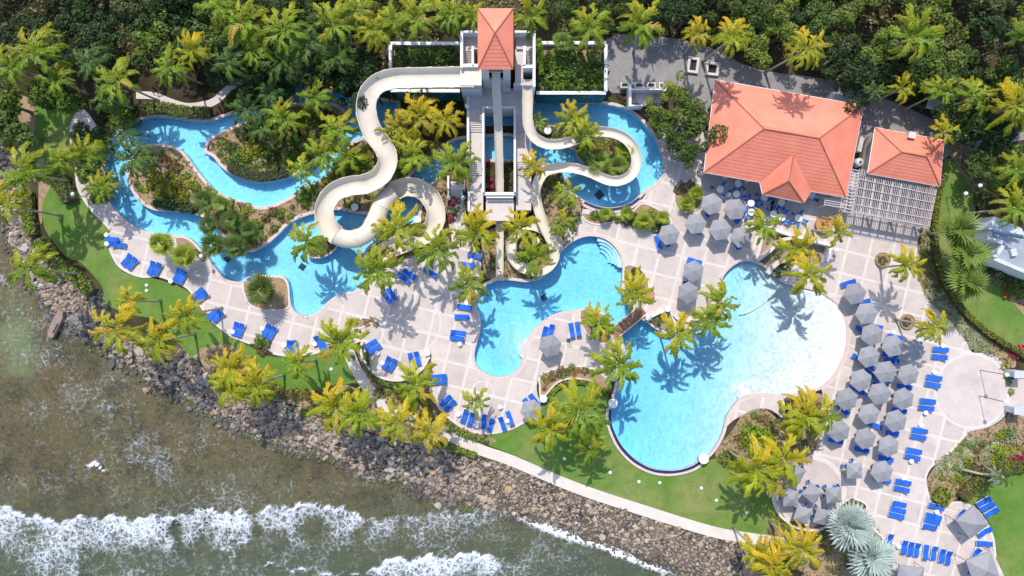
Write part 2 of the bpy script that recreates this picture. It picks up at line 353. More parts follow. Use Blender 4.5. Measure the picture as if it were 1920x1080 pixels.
# ---------------------------------------------------------------- terrain and sea
LOW = pts("-420,-600 -250,-300 -120,0 -70,150 -40,270 -25,340 -10,400 3,440 12,470 30,510 55,545 80,577 118,610 160,616 167,648 195,662 215,680 250,700 275,727 305,736 337,752 375,772 425,800 455,812 500,832 555,848 617,862 640,875 680,892 730,903 767,922 830,945 892,955 960,972 1010,986 1060,1007 1120,1023 1160,1042 1210,1060 1260,1080 1330,1112 1400,1150 1500,1230 1700,1400 2200,1800")
UPP = pts("-300,-600 -160,-300 -60,0 10,150 30,250 42,300 45,400 62,440 75,485 130,520 188,545 200,578 212,600 262,632 320,652 358,662 378,690 402,712 440,735 480,748 505,751 555,762 592,782 655,803 705,817 780,838 806,832 855,851 897,858 962,876 1073,923 1198,964 1331,1006 1400,1019 1440,1050 1490,1095 1560,1160 1760,1350 2300,1750")
LOWw = smooth(WL(LOW), 3, False); UPPw = smooth(WL(UPP), 3, False)
def seg_dist(P, X, Y):
    d = np.full(X.shape, 1e9)
    for (x1, y1), (x2, y2) in zip(P[:-1], P[1:]):
        dx, dy = x2-x1, y2-y1; L = dx*dx+dy*dy
        if L == 0: continue
        t = np.clip(((X-x1)*dx+(Y-y1)*dy)/L, 0, 1); d = np.minimum(d, np.hypot(X-x1-t*dx, Y-y1-t*dy))
    return d
SEAPOLY = list(LOWw) + [(400, -400), (-400, -400), (-400, 400)]
BANKPOLY = list(LOWw) + list(UPPw)[::-1]
SEA_Z = -1.15
def terrain_z(X, Y):
    X = np.asarray(X, float); Y = np.asarray(Y, float)
    sea = inpoly(SEAPOLY, X, Y); bank = inpoly(BANKPOLY, X, Y)
    dl = seg_dist(LOWw, X, Y); du = seg_dist(UPPw, X, Y); z = np.full(X.shape, -0.06)
    tt = dl/(dl+du+1e-6); z[bank] = (-1.25 + 1.05*np.power(tt, 0.8))[bank]
    z[sea] = (-1.25 - np.clip(dl*0.06, 0, 1.6))[sea]
    return z, sea, bank, dl
xs = np.concatenate([[-420, -250, -150, -110], np.arange(-84, 84.1, 1.4), [110, 150, 250, 420]])
ys = np.concatenate([[-420, -250, -150, -90], np.arange(-56, 56.1, 1.4), [90, 150, 250, 420]])
GX, GY = np.meshgrid(xs + 0.011, ys + 0.017); gp = np.stack([GX.ravel(), GY.ravel()], 1)
keep = np.ones(len(gp), bool)
for p, _ in POOL_HOLES + [(rRAMP, [])]: keep &= ~inpoly(offset(p, 0.6), gp[:, 0], gp[:, 1])
big = [(-430, -430), (430, -430), (430, 430), (-430, 430)]
V, F = land_minus([big], [rRAMP], extra_pts=[tuple(q) for q in gp[keep]])
vx = np.array([p.x for p in V]); vy = np.array([p.y for p in V]); vz, vsea, vbank, vdl = terrain_z(vx, vy)
gm = mesh('ground', list(zip(vx, vy, vz)), F, None, True)
for nm, arr in (('sea', vsea.astype(float)), ('bank', vbank.astype(float)), ('dl', vdl)):
    at = gm.attributes.new(nm, 'FLOAT', 'POINT'); at.data.foreach_set('value', arr)
def groundmat(wet):
    m, t, b, o = nodes('seabed' if wet else 'ground_earth'); b.inputs['Roughness'].default_value = 0.95; b.inputs['Specular IOR Level'].default_value = 0.1
    A = lambda n: N(t, 'ShaderNodeAttribute', attribute_name=n).outputs['Fac']
    land = mixc(t, maprange(t, noise(t, 0.25, 6), 0.35, 0.65), (0.035, 0.026, 0.016), (0.095, 0.07, 0.042))
    land = mixc(t, maprange(t, noise(t, 0.6, 5), 0.5, 0.7, 0, 0.7), land, (0.035, 0.05, 0.012))
    bank = mixc(t, maprange(t, noise(t, 0.5, 6), 0.35, 0.65), (0.05, 0.042, 0.04), (0.19, 0.145, 0.105))
    if not wet:
        t.links.new(mixc(t, A('bank'), land, bank), b.inputs['Base Color']); bump(t, b, noise(t, 2.2, 4), 0.8, 0.12); return m
    # algae flats: brown, ochre, green and pale sand patches
    n1 = noise(t, 0.085, 9, rough=0.7)
    bed = ramp(t, n1, [(0.3, (0.075, 0.082, 0.045)), (0.42, (0.125, 0.105, 0.065)), (0.5, (0.165, 0.128, 0.065)), (0.56, (0.115, 0.108, 0.065)), (0.64, (0.165, 0.15, 0.095)), (0.75, (0.11, 0.13, 0.06))])
    bed = mixc(t, maprange(t, noise(t, 0.8, 8, rough=0.75), 0.42, 0.62, 0, 0.7), bed, (0.205, 0.15, 0.068))
    bed = mixc(t, maprange(t, noise(t, 0.28, 7, rough=0.65), 0.5, 0.62, 0, 0.75), bed, (0.06, 0.058, 0.036))
    bed = mixc(t, maprange(t, noise(t, 2.6, 6, rough=0.75), 0.5, 0.64, 0, 0.6), bed, (0.26, 0.215, 0.125))
    bed = mixc(t, maprange(t, noise(t, 1.5, 5, rough=0.7), 0.55, 0.68, 0, 0.7), bed, (0.035, 0.036, 0.024))
    sep = N(t, 'ShaderNodeSeparateXYZ'); t.links.new(geo_pos(t), sep.inputs[0])
    # sandy green patch near the broken slab, sparser weed further out
    px = math_(t, 'ADD', sep.outputs[0], 67.5); py = math_(t, 'ADD', sep.outputs[1], 7.0)
    rr = math_(t, 'SQRT', math_(t, 'ADD', math_(t, 'MULTIPLY', px, px), math_(t, 'MULTIPLY', math_(t, 'MULTIPLY', py, py), 0.25)))
    rr = math_(t, 'ADD', rr, math_(t, 'MULTIPLY', noise(t, 0.35, 4), 5.0))
    bed = mixc(t, maprange(t, rr, 3.2, 6.4, 0.5, 0.0, True), bed, (0.30, 0.40, 0.20))
    bed = mixc(t, maprange(t, sep.outputs[1], -26, -38, 0, 0.65), bed, mixc(t, noise(t, 0.2, 5), (0.055, 0.115, 0.085), (0.13, 0.175, 0.115)))
    c = mixc(t, A('sea'), bank, bed)
    t.links.new(c, b.inputs['Base Color']); bump(t, b, noise(t, 2.2, 6), 0.8, 0.12); return m
gm.materials.append(groundmat(False)); gm.materials.append(groundmat(True)); gm.polygons.foreach_set('material_index', [1 if vsea[list(q)].any() else 0 for q in F]); struct(obj('ground', gm))

# sea surface: fine grid near the shore with foam weights and a little swell
FR = [  # front line (px), trailing depth px, weight, crest weight
 (pts("-40,945 0,951 30,955 60,967 100,976 140,972 180,967 230,972 270,970 328,964 346,960"), 105, 0.92, 1.0),
 (pts("322,968 345,962 375,956 420,959 465,961 486,966"), 85, 0.95, 0.95),
 (pts("468,964 488,957 520,950 570,944 620,947 668,961 692,970"), 75, 0.92, 0.95),
 (pts("672,976 700,972 740,968 790,966 850,961 900,957 950,964"), 60, 0.66, 0.55),
 (pts("680,1070 700,1063 740,1047 790,1045 850,1043 905,1034 932,1046 950,1058"), 50, 1.05, 1.3),
 (pts("-20,1046 20,1056 55,1078 90,1100"), 40, 0.30, 0.5), (pts("120,1073 145,1066 172,1070"), 25, 0.7, 1.0),
 (pts("480,1056 540,1060 600,1070 660,1075 720,1078"), 22, 0.45, 0.7),
 (pts("300,1060 340,1052 380,1058 430,1050 480,1060"), 30, 0.42, 0.4),
 (pts("120,848 165,866 190,876 225,887"), 9, 1.0, 1.1),
 (pts("350,785 372,793 400,802"), 6, 0.5, 0.6), (pts("110,613 150,628 175,655 200,668"), 7, 0.35, 0.4),
 (pts("1062,1035 1090,1028 1130,1040 1165,1065"), 55, 0.42, 0.25), (pts("560,905 610,912 650,922"), 30, 0.22, 0.1)]
sx = np.concatenate([[-420, -250, -150, -100], np.arange(-76, 44, 0.38), [60, 90, 150, 250, 420]])
sy = np.concatenate([[-420, -250, -150, -90, -60], np.arange(-46, 12, 0.38), [20, 40, 90, 200, 420]])
SX, SY = np.meshgrid(sx, sy); sxx, syy = SX.ravel(), SY.ravel(); foam = np.zeros(len(sxx)); crest = np.zeros(len(sxx))
PX = sxx*14*HC/(HC-SEA_Z)+960; PY = 540-syy*14*HC/(HC-SEA_Z)
for front, depth, wt, cw in FR:
    f = np.array(front); yy = np.interp(PX, f[:, 0], f[:, 1])
    yy = yy + 4*np.sin(PX*0.09+f[0, 0]) + 3*np.sin(PX*0.23+1.3)
    wob = 9*np.sin(PY*0.07+f[0, 0])+5*np.sin(PY*0.15)
    edge = np.clip((f[-1, 0]-PX+wob)/30.0, 0, 1)*(np.clip((PX-f[0, 0]+wob)/30.0, 0, 1) if f[0, 0] > 0 else 1)
    s = PY-yy; dd = depth*(1.5 if depth > 40 else 1.0)*(1+0.25*np.sin(PX*0.04+f[0, 0])); tr = np.where(s > -3, np.clip((s+3)/4, 0, 1)*np.clip(1-np.clip(s, 0, None)/dd, 0, 1)**0.55, 0)
    cr = np.exp(-((s-3)/4.5)**2)*(s > -6)*(0.75+0.25*np.sin(PX*0.11+f[0, 0])); foam = np.maximum(foam, edge*np.maximum(tr*wt*0.65, cr*cw*0.95)); crest = np.maximum(crest, edge*cr*min(cw, 1)*(depth > 35))
for cx, cy, rx, ry, k in ((585, 995, 26, 34, 0.75), (70, 1000, 22, 18, 0.35), (250, 1045, 70, 22, 0.7), (365, 1040, 25, 18, 0.5)):
    foam *= 1-k*np.exp(-((PX-cx)/rx)**2-((PY-cy)/ry)**2)
ds = seg_dist(LOWw, sxx, syy)
k = np.clip((PX-940)/60, 0, 1)*np.clip((1290-PX)/60, 0, 1); foam = np.maximum(foam, k*np.exp(-(ds/0.75)**2)*0.95)
foam = np.maximum(foam, 0.30*np.exp(-(ds/1.1)**2)); foam = np.maximum(foam, 0.16+0.10*np.sin(PX*0.012+PY*0.02)*np.sin(PY*0.03+1))
szz = SEA_Z + 0.28*crest + 0.03*np.sin(sxx*0.9+syy*0.5) + 0.03*np.sin(sxx*0.4-syy*1.3)
nx = len(sx); wet = (inpoly(SEAPOLY, sxx, syy) | (ds < 5)); SF = [q for q in ((j*nx+i, j*nx+i+1, (j+1)*nx+i+1, (j+1)*nx+i) for j in range(len(sy)-1) for i in range(nx-1)) if wet[list(q)].any()]
sm = mesh('sea', list(zip(sxx, syy, szz)), SF, None, True)
at = sm.attributes.new('foam', 'FLOAT', 'POINT'); at.data.foreach_set('value', foam)
def seamat():
    m, t, b, o = nodes('sea_water'); b.inputs['Roughness'].default_value = 0.9; b.inputs['Base Color'].default_value = (0.80, 0.84, 0.90, 1)
    fa = N(t, 'ShaderNodeAttribute', attribute_name='foam').outputs['Fac']
    wp = N(t, 'ShaderNodeTexNoise'); wp.inputs['Scale'].default_value = 0.8; wp.inputs['Detail'].default_value = 4; t.links.new(geo_pos(t), wp.inputs['Vector'])
    wv = N(t, 'ShaderNodeVectorMath', operation='MULTIPLY_ADD'); t.links.new(wp.outputs['Color'], wv.inputs[0]); wv.inputs[1].default_value = (0.8, 0.8, 0.8); t.links.new(geo_pos(t), wv.inputs[2])
    def cells(s):
        v = N(t, 'ShaderNodeTexVoronoi', feature='DISTANCE_TO_EDGE'); v.inputs['Scale'].default_value = s; t.links.new(wv.outputs[0], v.inputs['Vector'])
        return maprange(t, v.outputs['Distance'], 0.0, 0.36, 1.0, 0.0)
    lace = math_(t, 'MAXIMUM', cells(1.0), math_(t, 'MAXIMUM', math_(t, 'MULTIPLY', cells(1.9), 0.97), math_(t, 'MULTIPLY', cells(3.4), 0.9)))
    lace = math_(t, 'MULTIPLY', lace, maprange(t, noise(t, 2.2, 5, rough=0.7), 0.3, 0.65, 0.7, 1.15))
    f2 = math_(t, 'ADD', fa, maprange(t, noise(t, 0.35, 5), 0.3, 0.7, -0.16, 0.16))
    al = math_(t, 'ADD', math_(t, 'MULTIPLY', f2, 1.0), math_(t, 'SUBTRACT', lace, 1.0))
    al = maprange(t, al, 0.0, 0.55, 0, 1, True); al = math_(t, 'MULTIPLY', al, maprange(t, fa, 0.1, 0.8, 0.3, 0.95))
    tr = N(t, 'ShaderNodeBsdfTransparent'); tr.inputs[0].default_value = (0.93, 0.95, 0.93, 1)
    df = N(t, 'ShaderNodeBsdfDiffuse'); df.inputs[0].default_value = (0.11, 0.13, 0.10, 1)
    mx = N(t, 'ShaderNodeMixShader'); mx.inputs[0].default_value = 0.05; t.links.new(tr.outputs[0], mx.inputs[1]); t.links.new(df.outputs[0], mx.inputs[2])
    gl = N(t, 'ShaderNodeBsdfGlossy'); gl.inputs['Roughness'].default_value = 0.12; fr = N(t, 'ShaderNodeFresnel'); fr.inputs[0].default_value = 1.33
    bp = N(t, 'ShaderNodeBump'); bp.inputs['Strength'].default_value = 0.4; bp.inputs['Distance'].default_value = 0.2; t.links.new(noise(t, 0.9, 6, rough=0.6), bp.inputs['Height'])
    t.links.new(bp.outputs[0], gl.inputs['Normal']); t.links.new(bp.outputs[0], fr.inputs['Normal']); t.links.new(bp.outputs[0], b.inputs['Normal'])
    m2 = N(t, 'ShaderNodeMixShader'); t.links.new(fr.outputs[0], m2.inputs[0]); t.links.new(mx.outputs[0], m2.inputs[1]); t.links.new(gl.outputs[0], m2.inputs[2])
    m3 = N(t, 'ShaderNodeMixShader'); t.links.new(al, m3.inputs[0]); t.links.new(m2.outputs[0], m3.inputs[1]); t.links.new(b.outputs[0], m3.inputs[2])
    t.links.new(m3.outputs[0], o.inputs[0]); return m
sm.materials.append(seamat()); struct(obj('sea', sm))

# ---------------------------------------------------------------- lawns, beds, paths
def sm_(s, n=4): return ccw(WL(smooth(pts(s), n)))
sheet('lawn', [sm_("75,372 100,350 150,362 210,425 210,470 230,510 300,525 360,552 400,610 470,650 520,670 620,655 648,660 660,690 668,715 640,722 590,732 505,724 470,690 440,660 405,645 365,672 330,640 290,600 245,590 200,570 192,540 175,517 150,492 122,480 90,440 80,415"),
               sm_("45,190 100,175 150,200 135,240 130,300 110,320 60,300 50,250")], -0.03, M['lawn'])
sheet('lawn', [sm_("880,812 930,808 1000,780 1030,738 1048,722 1078,712 1110,720 1140,742 1150,790 1175,855 1240,890 1310,870 1370,850 1420,840 1450,900 1455,960 1500,1000 1480,1015 1405,1003 1335,986 1210,950 1085,906 960,852 900,828"),
               sm_("1500,1010 1560,980 1600,1000 1600,1120 1480,1120 1490,1060")], -0.03, M['lawn'])
sheet('lawn', [sm_("1772,300 1850,285 1960,270 1960,360 1850,350 1830,380 1830,470 1860,520 1900,560 1960,600 1960,690 1905,655 1850,622 1802,580 1772,540 1752,495 1747,445 1751,395 1758,350"),
               sm_("1800,940 1830,905 1880,880 1990,870 1990,1150 1880,1150 1868,1040 1855,980 1830,950")], -0.03, M['lawn'])
sheet('dirt_path', [sm_("70,300 88,300 98,330 95,350 80,380 78,420 72,400 72,340"), sm_("35,180 60,190 66,240 50,270 40,240 30,205")], -0.02, M['mulch'])
sheet('asphalt_road', [sm_("1137,72 1250,70 1330,88 1420,130 1560,150 1660,185 1720,210 1790,250 1770,300 1640,330 1600,260 1340,240 1310,215 1262,190 1180,175 1137,165", 3), sm_("1785,285 1840,262 1930,240 1980,235 1980,262 1920,262 1850,280 1800,300", 3)], -0.015, M['asphalt'])
def strip(name, P, width, z, m, depth=0.12):
    P = [Vector(W(p[0], p[1])) for p in smooth(P, 5, False)]; V = []
    for i, p in enumerate(P):
        t = (P[min(i+1, len(P)-1)]-P[max(i-1, 0)]).normalized(); n = Vector((-t.y, t.x))
        for q in (p+n*width/2, p-n*width/2): V.append((q.x, q.y, z))
    F = [(2*i, 2*i+1, 2*i+3, 2*i+2) for i in range(len(P)-1)]
    V, F = skirt(V, F, depth); return obj(name, mesh(name, V, F, m))
struct(strip('seaside_path', pts("652,648 657,668 668,692 690,728 715,755 745,772 790,795 845,818 905,845 960,864 1078,914 1203,956 1333,996 1405,1009 1470,1018"), 1.45, 0.01, M['cream']))
struct(strip('garden_path', pts("255,178 290,180 320,192 350,200 380,197 405,188 430,165 470,140 500,125"), 1.0, 0.0, M['terrace']))
BED_TAN = ["243,310 262,280 310,272 345,288 372,325 405,360 455,381 507,388 545,375 590,347 640,303 690,256 730,246 770,250 800,262 830,270 800,300 765,330 735,378 690,400 590,397 540,418 480,468 440,458 400,418 355,398 290,392 255,368",
  "392,270 450,235 515,204 600,194 650,215 620,260 580,308 530,333 470,338 420,312", "574,468 585,447 605,442 630,462 605,482 582,480", "690,470 760,440 790,400 812,350 850,310 875,310 875,400 842,420 842,470 800,480 740,488 700,500 684,520 684,490",
  "1004,240 1075,240 1150,254 1186,290 1165,333 1110,316 1075,284 1010,262", "1002,305 1050,318 1062,355 1095,380 1080,440 1060,462 1030,500 1000,524 960,522 920,525 905,500 908,440 960,415 1000,400 1000,350"]
for s in BED_TAN: sheet('planting_bed', [sm_(s)], 0.015, M['mulch'])
BED_DARK = ["1140,196 1190,205 1262,185 1330,215 1338,300 1300,308 1262,280 1238,262 1222,245 1200,218"]
for s in BED_DARK: sheet('planting_bed', [sm_(s)], 0.012, M['soil'])
BED_SHORE = ["470,690 520,725 580,732 650,722 700,755 760,790 830,820 870,838 900,856 855,850 780,835 700,812 600,780 555,760 500,748 470,730 440,730 400,708 370,660 420,645 450,660",
  "690,640 680,660 700,700 745,716 785,700 805,670 812,725 815,755 850,795 905,815 930,828 880,832 800,790 745,760 705,735 680,690 668,655", "1720,420 1750,420 1752,500 1775,548 1810,595 1860,640 1900,665 1900,690 1850,665 1810,640 1780,600 1735,560 1722,520",
  "1738,900 1765,862 1815,812 1870,795 1900,770 1960,760 1960,860 1880,872 1830,900 1795,935 1760,950 1742,930", "1375,805 1395,775 1430,765 1465,785 1500,745 1542,740 1545,780 1535,840 1490,870 1455,900 1440,930 1410,880 1345,860 1350,835",
  "1455,965 1500,990 1560,975 1600,940 1625,960 1665,1020 1672,1110 1420,1110 1400,1030 1440,1000", "1775,255 1840,300 1850,345 1830,380 1880,440 1960,500 1960,620 1880,545 1850,500 1830,440 1835,380 1800,320"]
for s in BED_SHORE: sheet('planting_bed', [sm_(s)], -0.005, M['mulch'])

# ---------------------------------------------------------------- pool deck: cream bands, one slab per bay
DECK_A = pts("150,203 134,228 131,258 137,290 142,320 147,352 160,377 175,397 207,430 204,442 205,460 212,480 225,500 245,512 270,519 295,517 320,525 352,540 372,567 390,592 410,612 435,630 470,644 490,648 512,662 532,666 562,665 590,662 615,651 640,640 652,650 664,645 681,640 677,655 685,675 697,692 717,705 745,710 770,705 790,690 803,670 814,700 812,727 817,752 830,772 850,790 870,802 890,810 905,812 930,811 960,803 985,790 1008,780 1014,760 1007,735 1008,715 1022,700 1045,689 1072,685 1100,687 1120,697 1150,715 1180,690 1190,640 1215,620 1300,640 1380,580 1380,520 1400,505 1422,470 1445,440 1445,380 1480,330 1340,290 1310,225 1262,225 1236,262 1232,300 1190,392 1095,392 1060,440 1050,490 1000,535 930,532 905,545 898,525 902,490 880,440 868,372 845,372 842,420 846,462 815,478 765,480 735,497 700,515 670,545 640,530 600,535 560,510 520,530 480,505 430,480 390,440 330,420 270,410 230,370 218,330 220,290 208,262 185,240 165,212")
DECK_B = pts("1470,330 1445,425 1425,440 1400,480 1410,520 1500,600 1540,650 1535,700 1540,728 1543,755 1532,790 1536,820 1524,850 1500,857 1474,880 1456,905 1450,930 1460,960 1487,982 1515,990 1545,985 1565,965 1577,945 1600,935 1625,947 1622,972 1640,993 1655,1008 1668,1030 1675,1060 1678,1120 1880,1120 1866,1045 1862,1012 1852,985 1835,960 1815,946 1790,942 1770,951 1747,940 1737,917 1735,895 1745,875 1767,860 1790,837 1812,812 1840,804 1870,792 1890,770 1893,740 1890,702 1875,675 1850,662 1822,660 1810,637 1790,610 1762,585 1740,562 1728,540 1719,510 1720,470 1722,445 1745,425 1757,345 1620,325 1580,330")
DECK_C = pts("1356,802 1366,755 1400,725 1440,725 1466,735 1472,760 1468,784 1450,771 1435,766 1415,767 1395,777 1375,788")
dA, dB, dC = [ccw(WL(smooth(p, 3))) for p in (DECK_A, DECK_B, DECK_C)]
V, F = land_minus([dA, dB, dC], [rRAMP]); V3, F3 = skirt([(p.x, p.y, 0.03) for p in V], F, 0.1)
deck = struct(obj('pool_deck', mesh('pool_deck', V3, F3, M['band'])))
PITCH, BAND, ANG = 3.03, 0.36, R(-14.0)
ca, sa = math.cos(ANG), math.sin(ANG); ox, oy = W(1227, 512)
cells = []; h = (PITCH-BAND)/2
for i in range(-34, 20):
    for j in range(-18, 14):
        cx, cy = (i+0.5)*PITCH, (j+0.5)*PITCH; x, y = ox+cx*ca-cy*sa, oy+cx*sa+cy*ca
        if abs(x) > 72 or abs(y) > 44: continue
        cells.append([(x+a*h*ca-b*h*sa, y+a*h*sa+b*h*ca) for a, b in ((-1, -1), (1, -1), (1, 1), (-1, 1))])
plaza = circle(*W(1822, 733), 4.75, 4.75, 40); diner = circle(*W(1518, 922), 4.35, 4.35, 40)
plazaO = circle(*W(1822, 733), 5.1, 5.1, 40); dinerO = circle(*W(1518, 922), 4.95, 4.95, 40)
waters = [offset(p, 0.55) for p, _ in POOL_HOLES]
arcs = []
for (cx, cy, r) in ((770, 605, 56), (905, 735, 20)):
    arcs.append((circle(*W(cx, cy), r/14+0.09, None, 44), circle(*W(cx, cy), r/14-0.09, None, 44)))
decks = [dA, dB, dC]
ins = decks; polys = ins + [plazaO, dinerO, rRAMP] + waters + [a for a, b in arcs] + [b for a, b in arcs] + [plaza, diner] + cells
v, f, of = cdt(polys); nd = 3; iW = 6; iA = iW+len(waters); iB = iA+len(arcs); iP = iB+len(arcs); iC = iP+2
groups = {}
for t, s in zip(f, of):
    if not any(k < nd for k in s) or any(5 <= k < iA for k in s): continue
    c = [k for k in s if k >= iP]
    if not c: continue
    key = min(c)
    if key >= iC:
        if 3 in s or 4 in s: continue
        sub = 0
        for a in range(len(arcs)):
            if iA+a in s and iB+a not in s: sub = -1
            elif iB+a in s: sub = a+1
        if sub < 0: continue
        key = (key, sub)
    groups.setdefault(key, []).append(t)
for key, T in groups.items():
    used = sorted({i for t in T for i in t}); mp = {u: i for i, u in enumerate(used)}
    P = [v[u] for u in used]; FF = []
    for t in T:
        q = tuple(mp[i] for i in t); cr = (P[q[1]]-P[q[0]]).cross(P[q[2]]-P[q[0]])
        if abs(cr) > 1e-8: FF.append(q if cr > 0 else q[::-1])
    if not FF or sum(abs((P[q[1]]-P[q[0]]).cross(P[q[2]]-P[q[0]])) for q in FF) < 0.5: continue
    c = sum(P, Vector((0, 0)))/len(P)
    Vs, Fs = skirt([(p.x-c.x, p.y-c.y, 0.0) for p in P], FF, 0.02)
    obj('paving_slab', mesh('paving_slab', Vs, Fs, M['slab']), deck, loc=(c.x, c.y, 0.045))
# deck edge kerb along lawn and beds
def kerbline(s, parent, wd=0.3, z=0.07, m='band'):
    o = strip('kerb', pts(s), wd, z, M[m]); o.parent = parent
kerbline("142,320 147,352 160,377 175,397 207,430 204,442 205,460 212,480 225,500 245,512 270,519 295,517 320,525 352,540 372,567 390,592 410,612 435,630 470,644", deck)
kerbline("512,662 532,666 562,665 590,662 615,651", deck); kerbline("812,727 817,752 830,772 850,790 870,802 890,810 905,812 930,811 960,803 985,790 1008,780", deck)
kerbline("1676,1060 1668,1030 1655,1008 1640,993 1622,972 1625,947 1600,935 1577,945 1565,965", deck); kerbline("1866,1045 1862,1012 1852,985 1835,960 1815,946 1790,942 1770,951 1747,940 1737,917 1735,895 1745,875 1767,860 1790,837 1812,812", deck)

DECK_BEDS = ["1092,399 1120,403 1150,405 1185,396 1203,382 1225,388 1252,405 1258,420 1245,432 1225,432 1205,421 1190,414 1170,413 1150,416 1120,421 1098,413", "1264,366 1272,346 1292,340 1314,348 1318,372 1306,392 1284,398 1268,388", "456,528 480,517 513,519 531,521 540,534 542,556 541,576 520,582 490,580 465,566",
  "330,446 350,447 366,459 380,475 388,486 372,486 350,485 335,470", "652,606 668,597 690,596 698,603 684,612 662,616", "794,692 806,666 812,690 811,720 803,714", "1170,500 1190,499 1210,514 1216,540 1202,560 1184,565 1171,545", "1210,601 1222,594 1250,583 1260,592 1264,619 1240,619 1226,611", "1300,612 1305,600 1330,585 1345,560 1348,535 1355,545 1352,578 1330,600", "1088,582 1110,581 1138,594 1152,614 1140,642 1115,640 1092,612", "1012,722 1012,708 1028,696 1058,688 1090,687 1118,695 1140,715 1130,735 1110,716 1075,709 1045,717 1025,738 1014,745"]
for s in DECK_BEDS:
    o = sheet('planting_bed', [sm_(s)], 0.085, M['mulch'], 0.1); q = smooth(pts(s), 4); kb = strip('kerb', q[::2]+[q[0]], 0.22, 0.13, M['band'], 0.14); kb.parent = o
sheet('plaza_path', [ccw(WL(pts("1884,712 1980,708 1980,796 1886,772")))], 0.0, M['slab'])
sheet('timber_floor', [ccw(WL(pts("1612,322 1757,352 1744,422 1600,398")))], 0.075, M['wood'])
# ---------------------------------------------------------------- pools
def pool(name, label, outer, isles, depthfn, cop=True, beach=lambda x, y: 0.0, grid=1.2, cw=0.42, cat='pool'):
    t = thing(name, label, cat)
    b = np.array(outer); gx, gy = np.meshgrid(np.arange(b[:, 0].min(), b[:, 0].max(), grid), np.arange(b[:, 1].min(), b[:, 1].max(), grid))
    ok = inpoly(offset(outer, -0.3), gx.ravel(), gy.ravel()); ex = [(x, y) for x, y, k in zip(gx.ravel(), gy.ravel(), ok) if k]
    V, F = sheet_geo([outer], isles, ex); V3 = [(p.x, p.y, depthfn(p.x, p.y)) for p in V]
    cnt = {}
    for f in F:
        for i in range(3): cnt[(f[i], f[(i+1) % 3])] = 1
    up = {}; F = list(F)
    for (a, c) in list(cnt):
        if (c, a) in cnt: continue
        for q in (a, c):
            if q not in up: up[q] = len(V3); V3.append((V3[q][0], V3[q][1], 0.02))
        F.append((a, up[a], up[c], c)[::-1])
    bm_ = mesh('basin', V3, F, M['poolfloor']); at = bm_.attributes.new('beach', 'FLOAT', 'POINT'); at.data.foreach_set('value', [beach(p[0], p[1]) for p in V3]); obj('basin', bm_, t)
    ou = offset(outer, 0.03); ins = [offset(i, -0.03) for i in isles]
    V, F = sheet_geo([ou], ins); n = len(V); zt, zb = -0.07, -2.4
    V3 = [(p.x, p.y, zt) for p in V] + [(p.x, p.y, zb) for p in V]; cnt = {}
    for f in F:
        for i in range(3): cnt[(f[i], f[(i+1) % 3])] = 1
    FF = list(F) + [(a+n, c+n, b_+n) for a, b_, c in F]
    for (a, c) in list(cnt):
        if (c, a) not in cnt: FF.append((c, a, a+n, c+n))
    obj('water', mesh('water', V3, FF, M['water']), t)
    if cop:
        for P, sgn in [(outer, 1)] + [(i, -1) for i in isles]:
            Q = offset(P, sgn*cw); n = len(P)
            V3 = [(x, y, 0.075) for x, y in P] + [(x, y, 0.075) for x, y in Q] + [(x, y, -0.2) for x, y in P] + [(x, y, -0.1) for x, y in Q]; F = []
            for i in range(n):
                j = (i+1) % n; F += [(i, n+i, n+j, j), (i, j, 2*n+j, 2*n+i), (n+i, 3*n+i, 3*n+j, n+j)]
            obj('coping', mesh('coping', V3, F, M['coping']), t)
    return t
river = pool('lazy_river', 'winding turquoise lazy river looping round planted islands', rRIV, [rI2, rIP], lambda x, y: -1.0, grid=2.5, cat='lazy river')
def dC_(x, y):
    px, py = x*14+960, 540-y*14
    near = math.hypot((px-985)*1.3, py-652); sh = max(0, min(1, (near-8)/70))
    return -0.55-0.65*sh
poolc = pool('swimming_pool', 'irregular turquoise pool where the straight slide ends, below the slide tower', rC, [], dC_)
def dD_(x, y):
    px, py = x*14+960, 540-y*14
    q = (px-1340)+0.25*(py-640); u = max(0.0, min(1.0, (q+210)/430)); u = u*u*(3-2*u); c = max(0, min(1, (math.hypot(px-1397, py-737)-14)/10))
    return (-1.32*(1-u)-0.05)*c-0.07*(1-c)-0.015
def bD_(x, y):
    px, py = x*14+960, 540-y*14; d = math.hypot(px-1470, py-640); u = max(0.0, min(1.0, (px-1300+0.15*(py-640))/175)); r_ = max(0.0, min(1.0, (d-45)/55)) if px > 1400 else 0.0
    c = max(0, min(1, (math.hypot(px-1397, py-737)-16)/12)); return min(1.0, max(0.85*u*u*(3-2*u)+0.35*r_*u, 1-c))
poold = pool('swimming_pool', 'largest pool, deep blue shelving to a white beach entry, with infinity edge', rD, [], dD_, cw=0.4, beach=bD_)
poole = pool('swimming_pool', 'curved splash pool with planted island under the flume beside slide tower', rE, [rIE], lambda x, y: -1.1, grid=2.5)
poolv = pool('swimming_pool', 'small rectangular pool between terrace parapets under the straight slide', rV, [], lambda x, y: -1.0, cop=False)
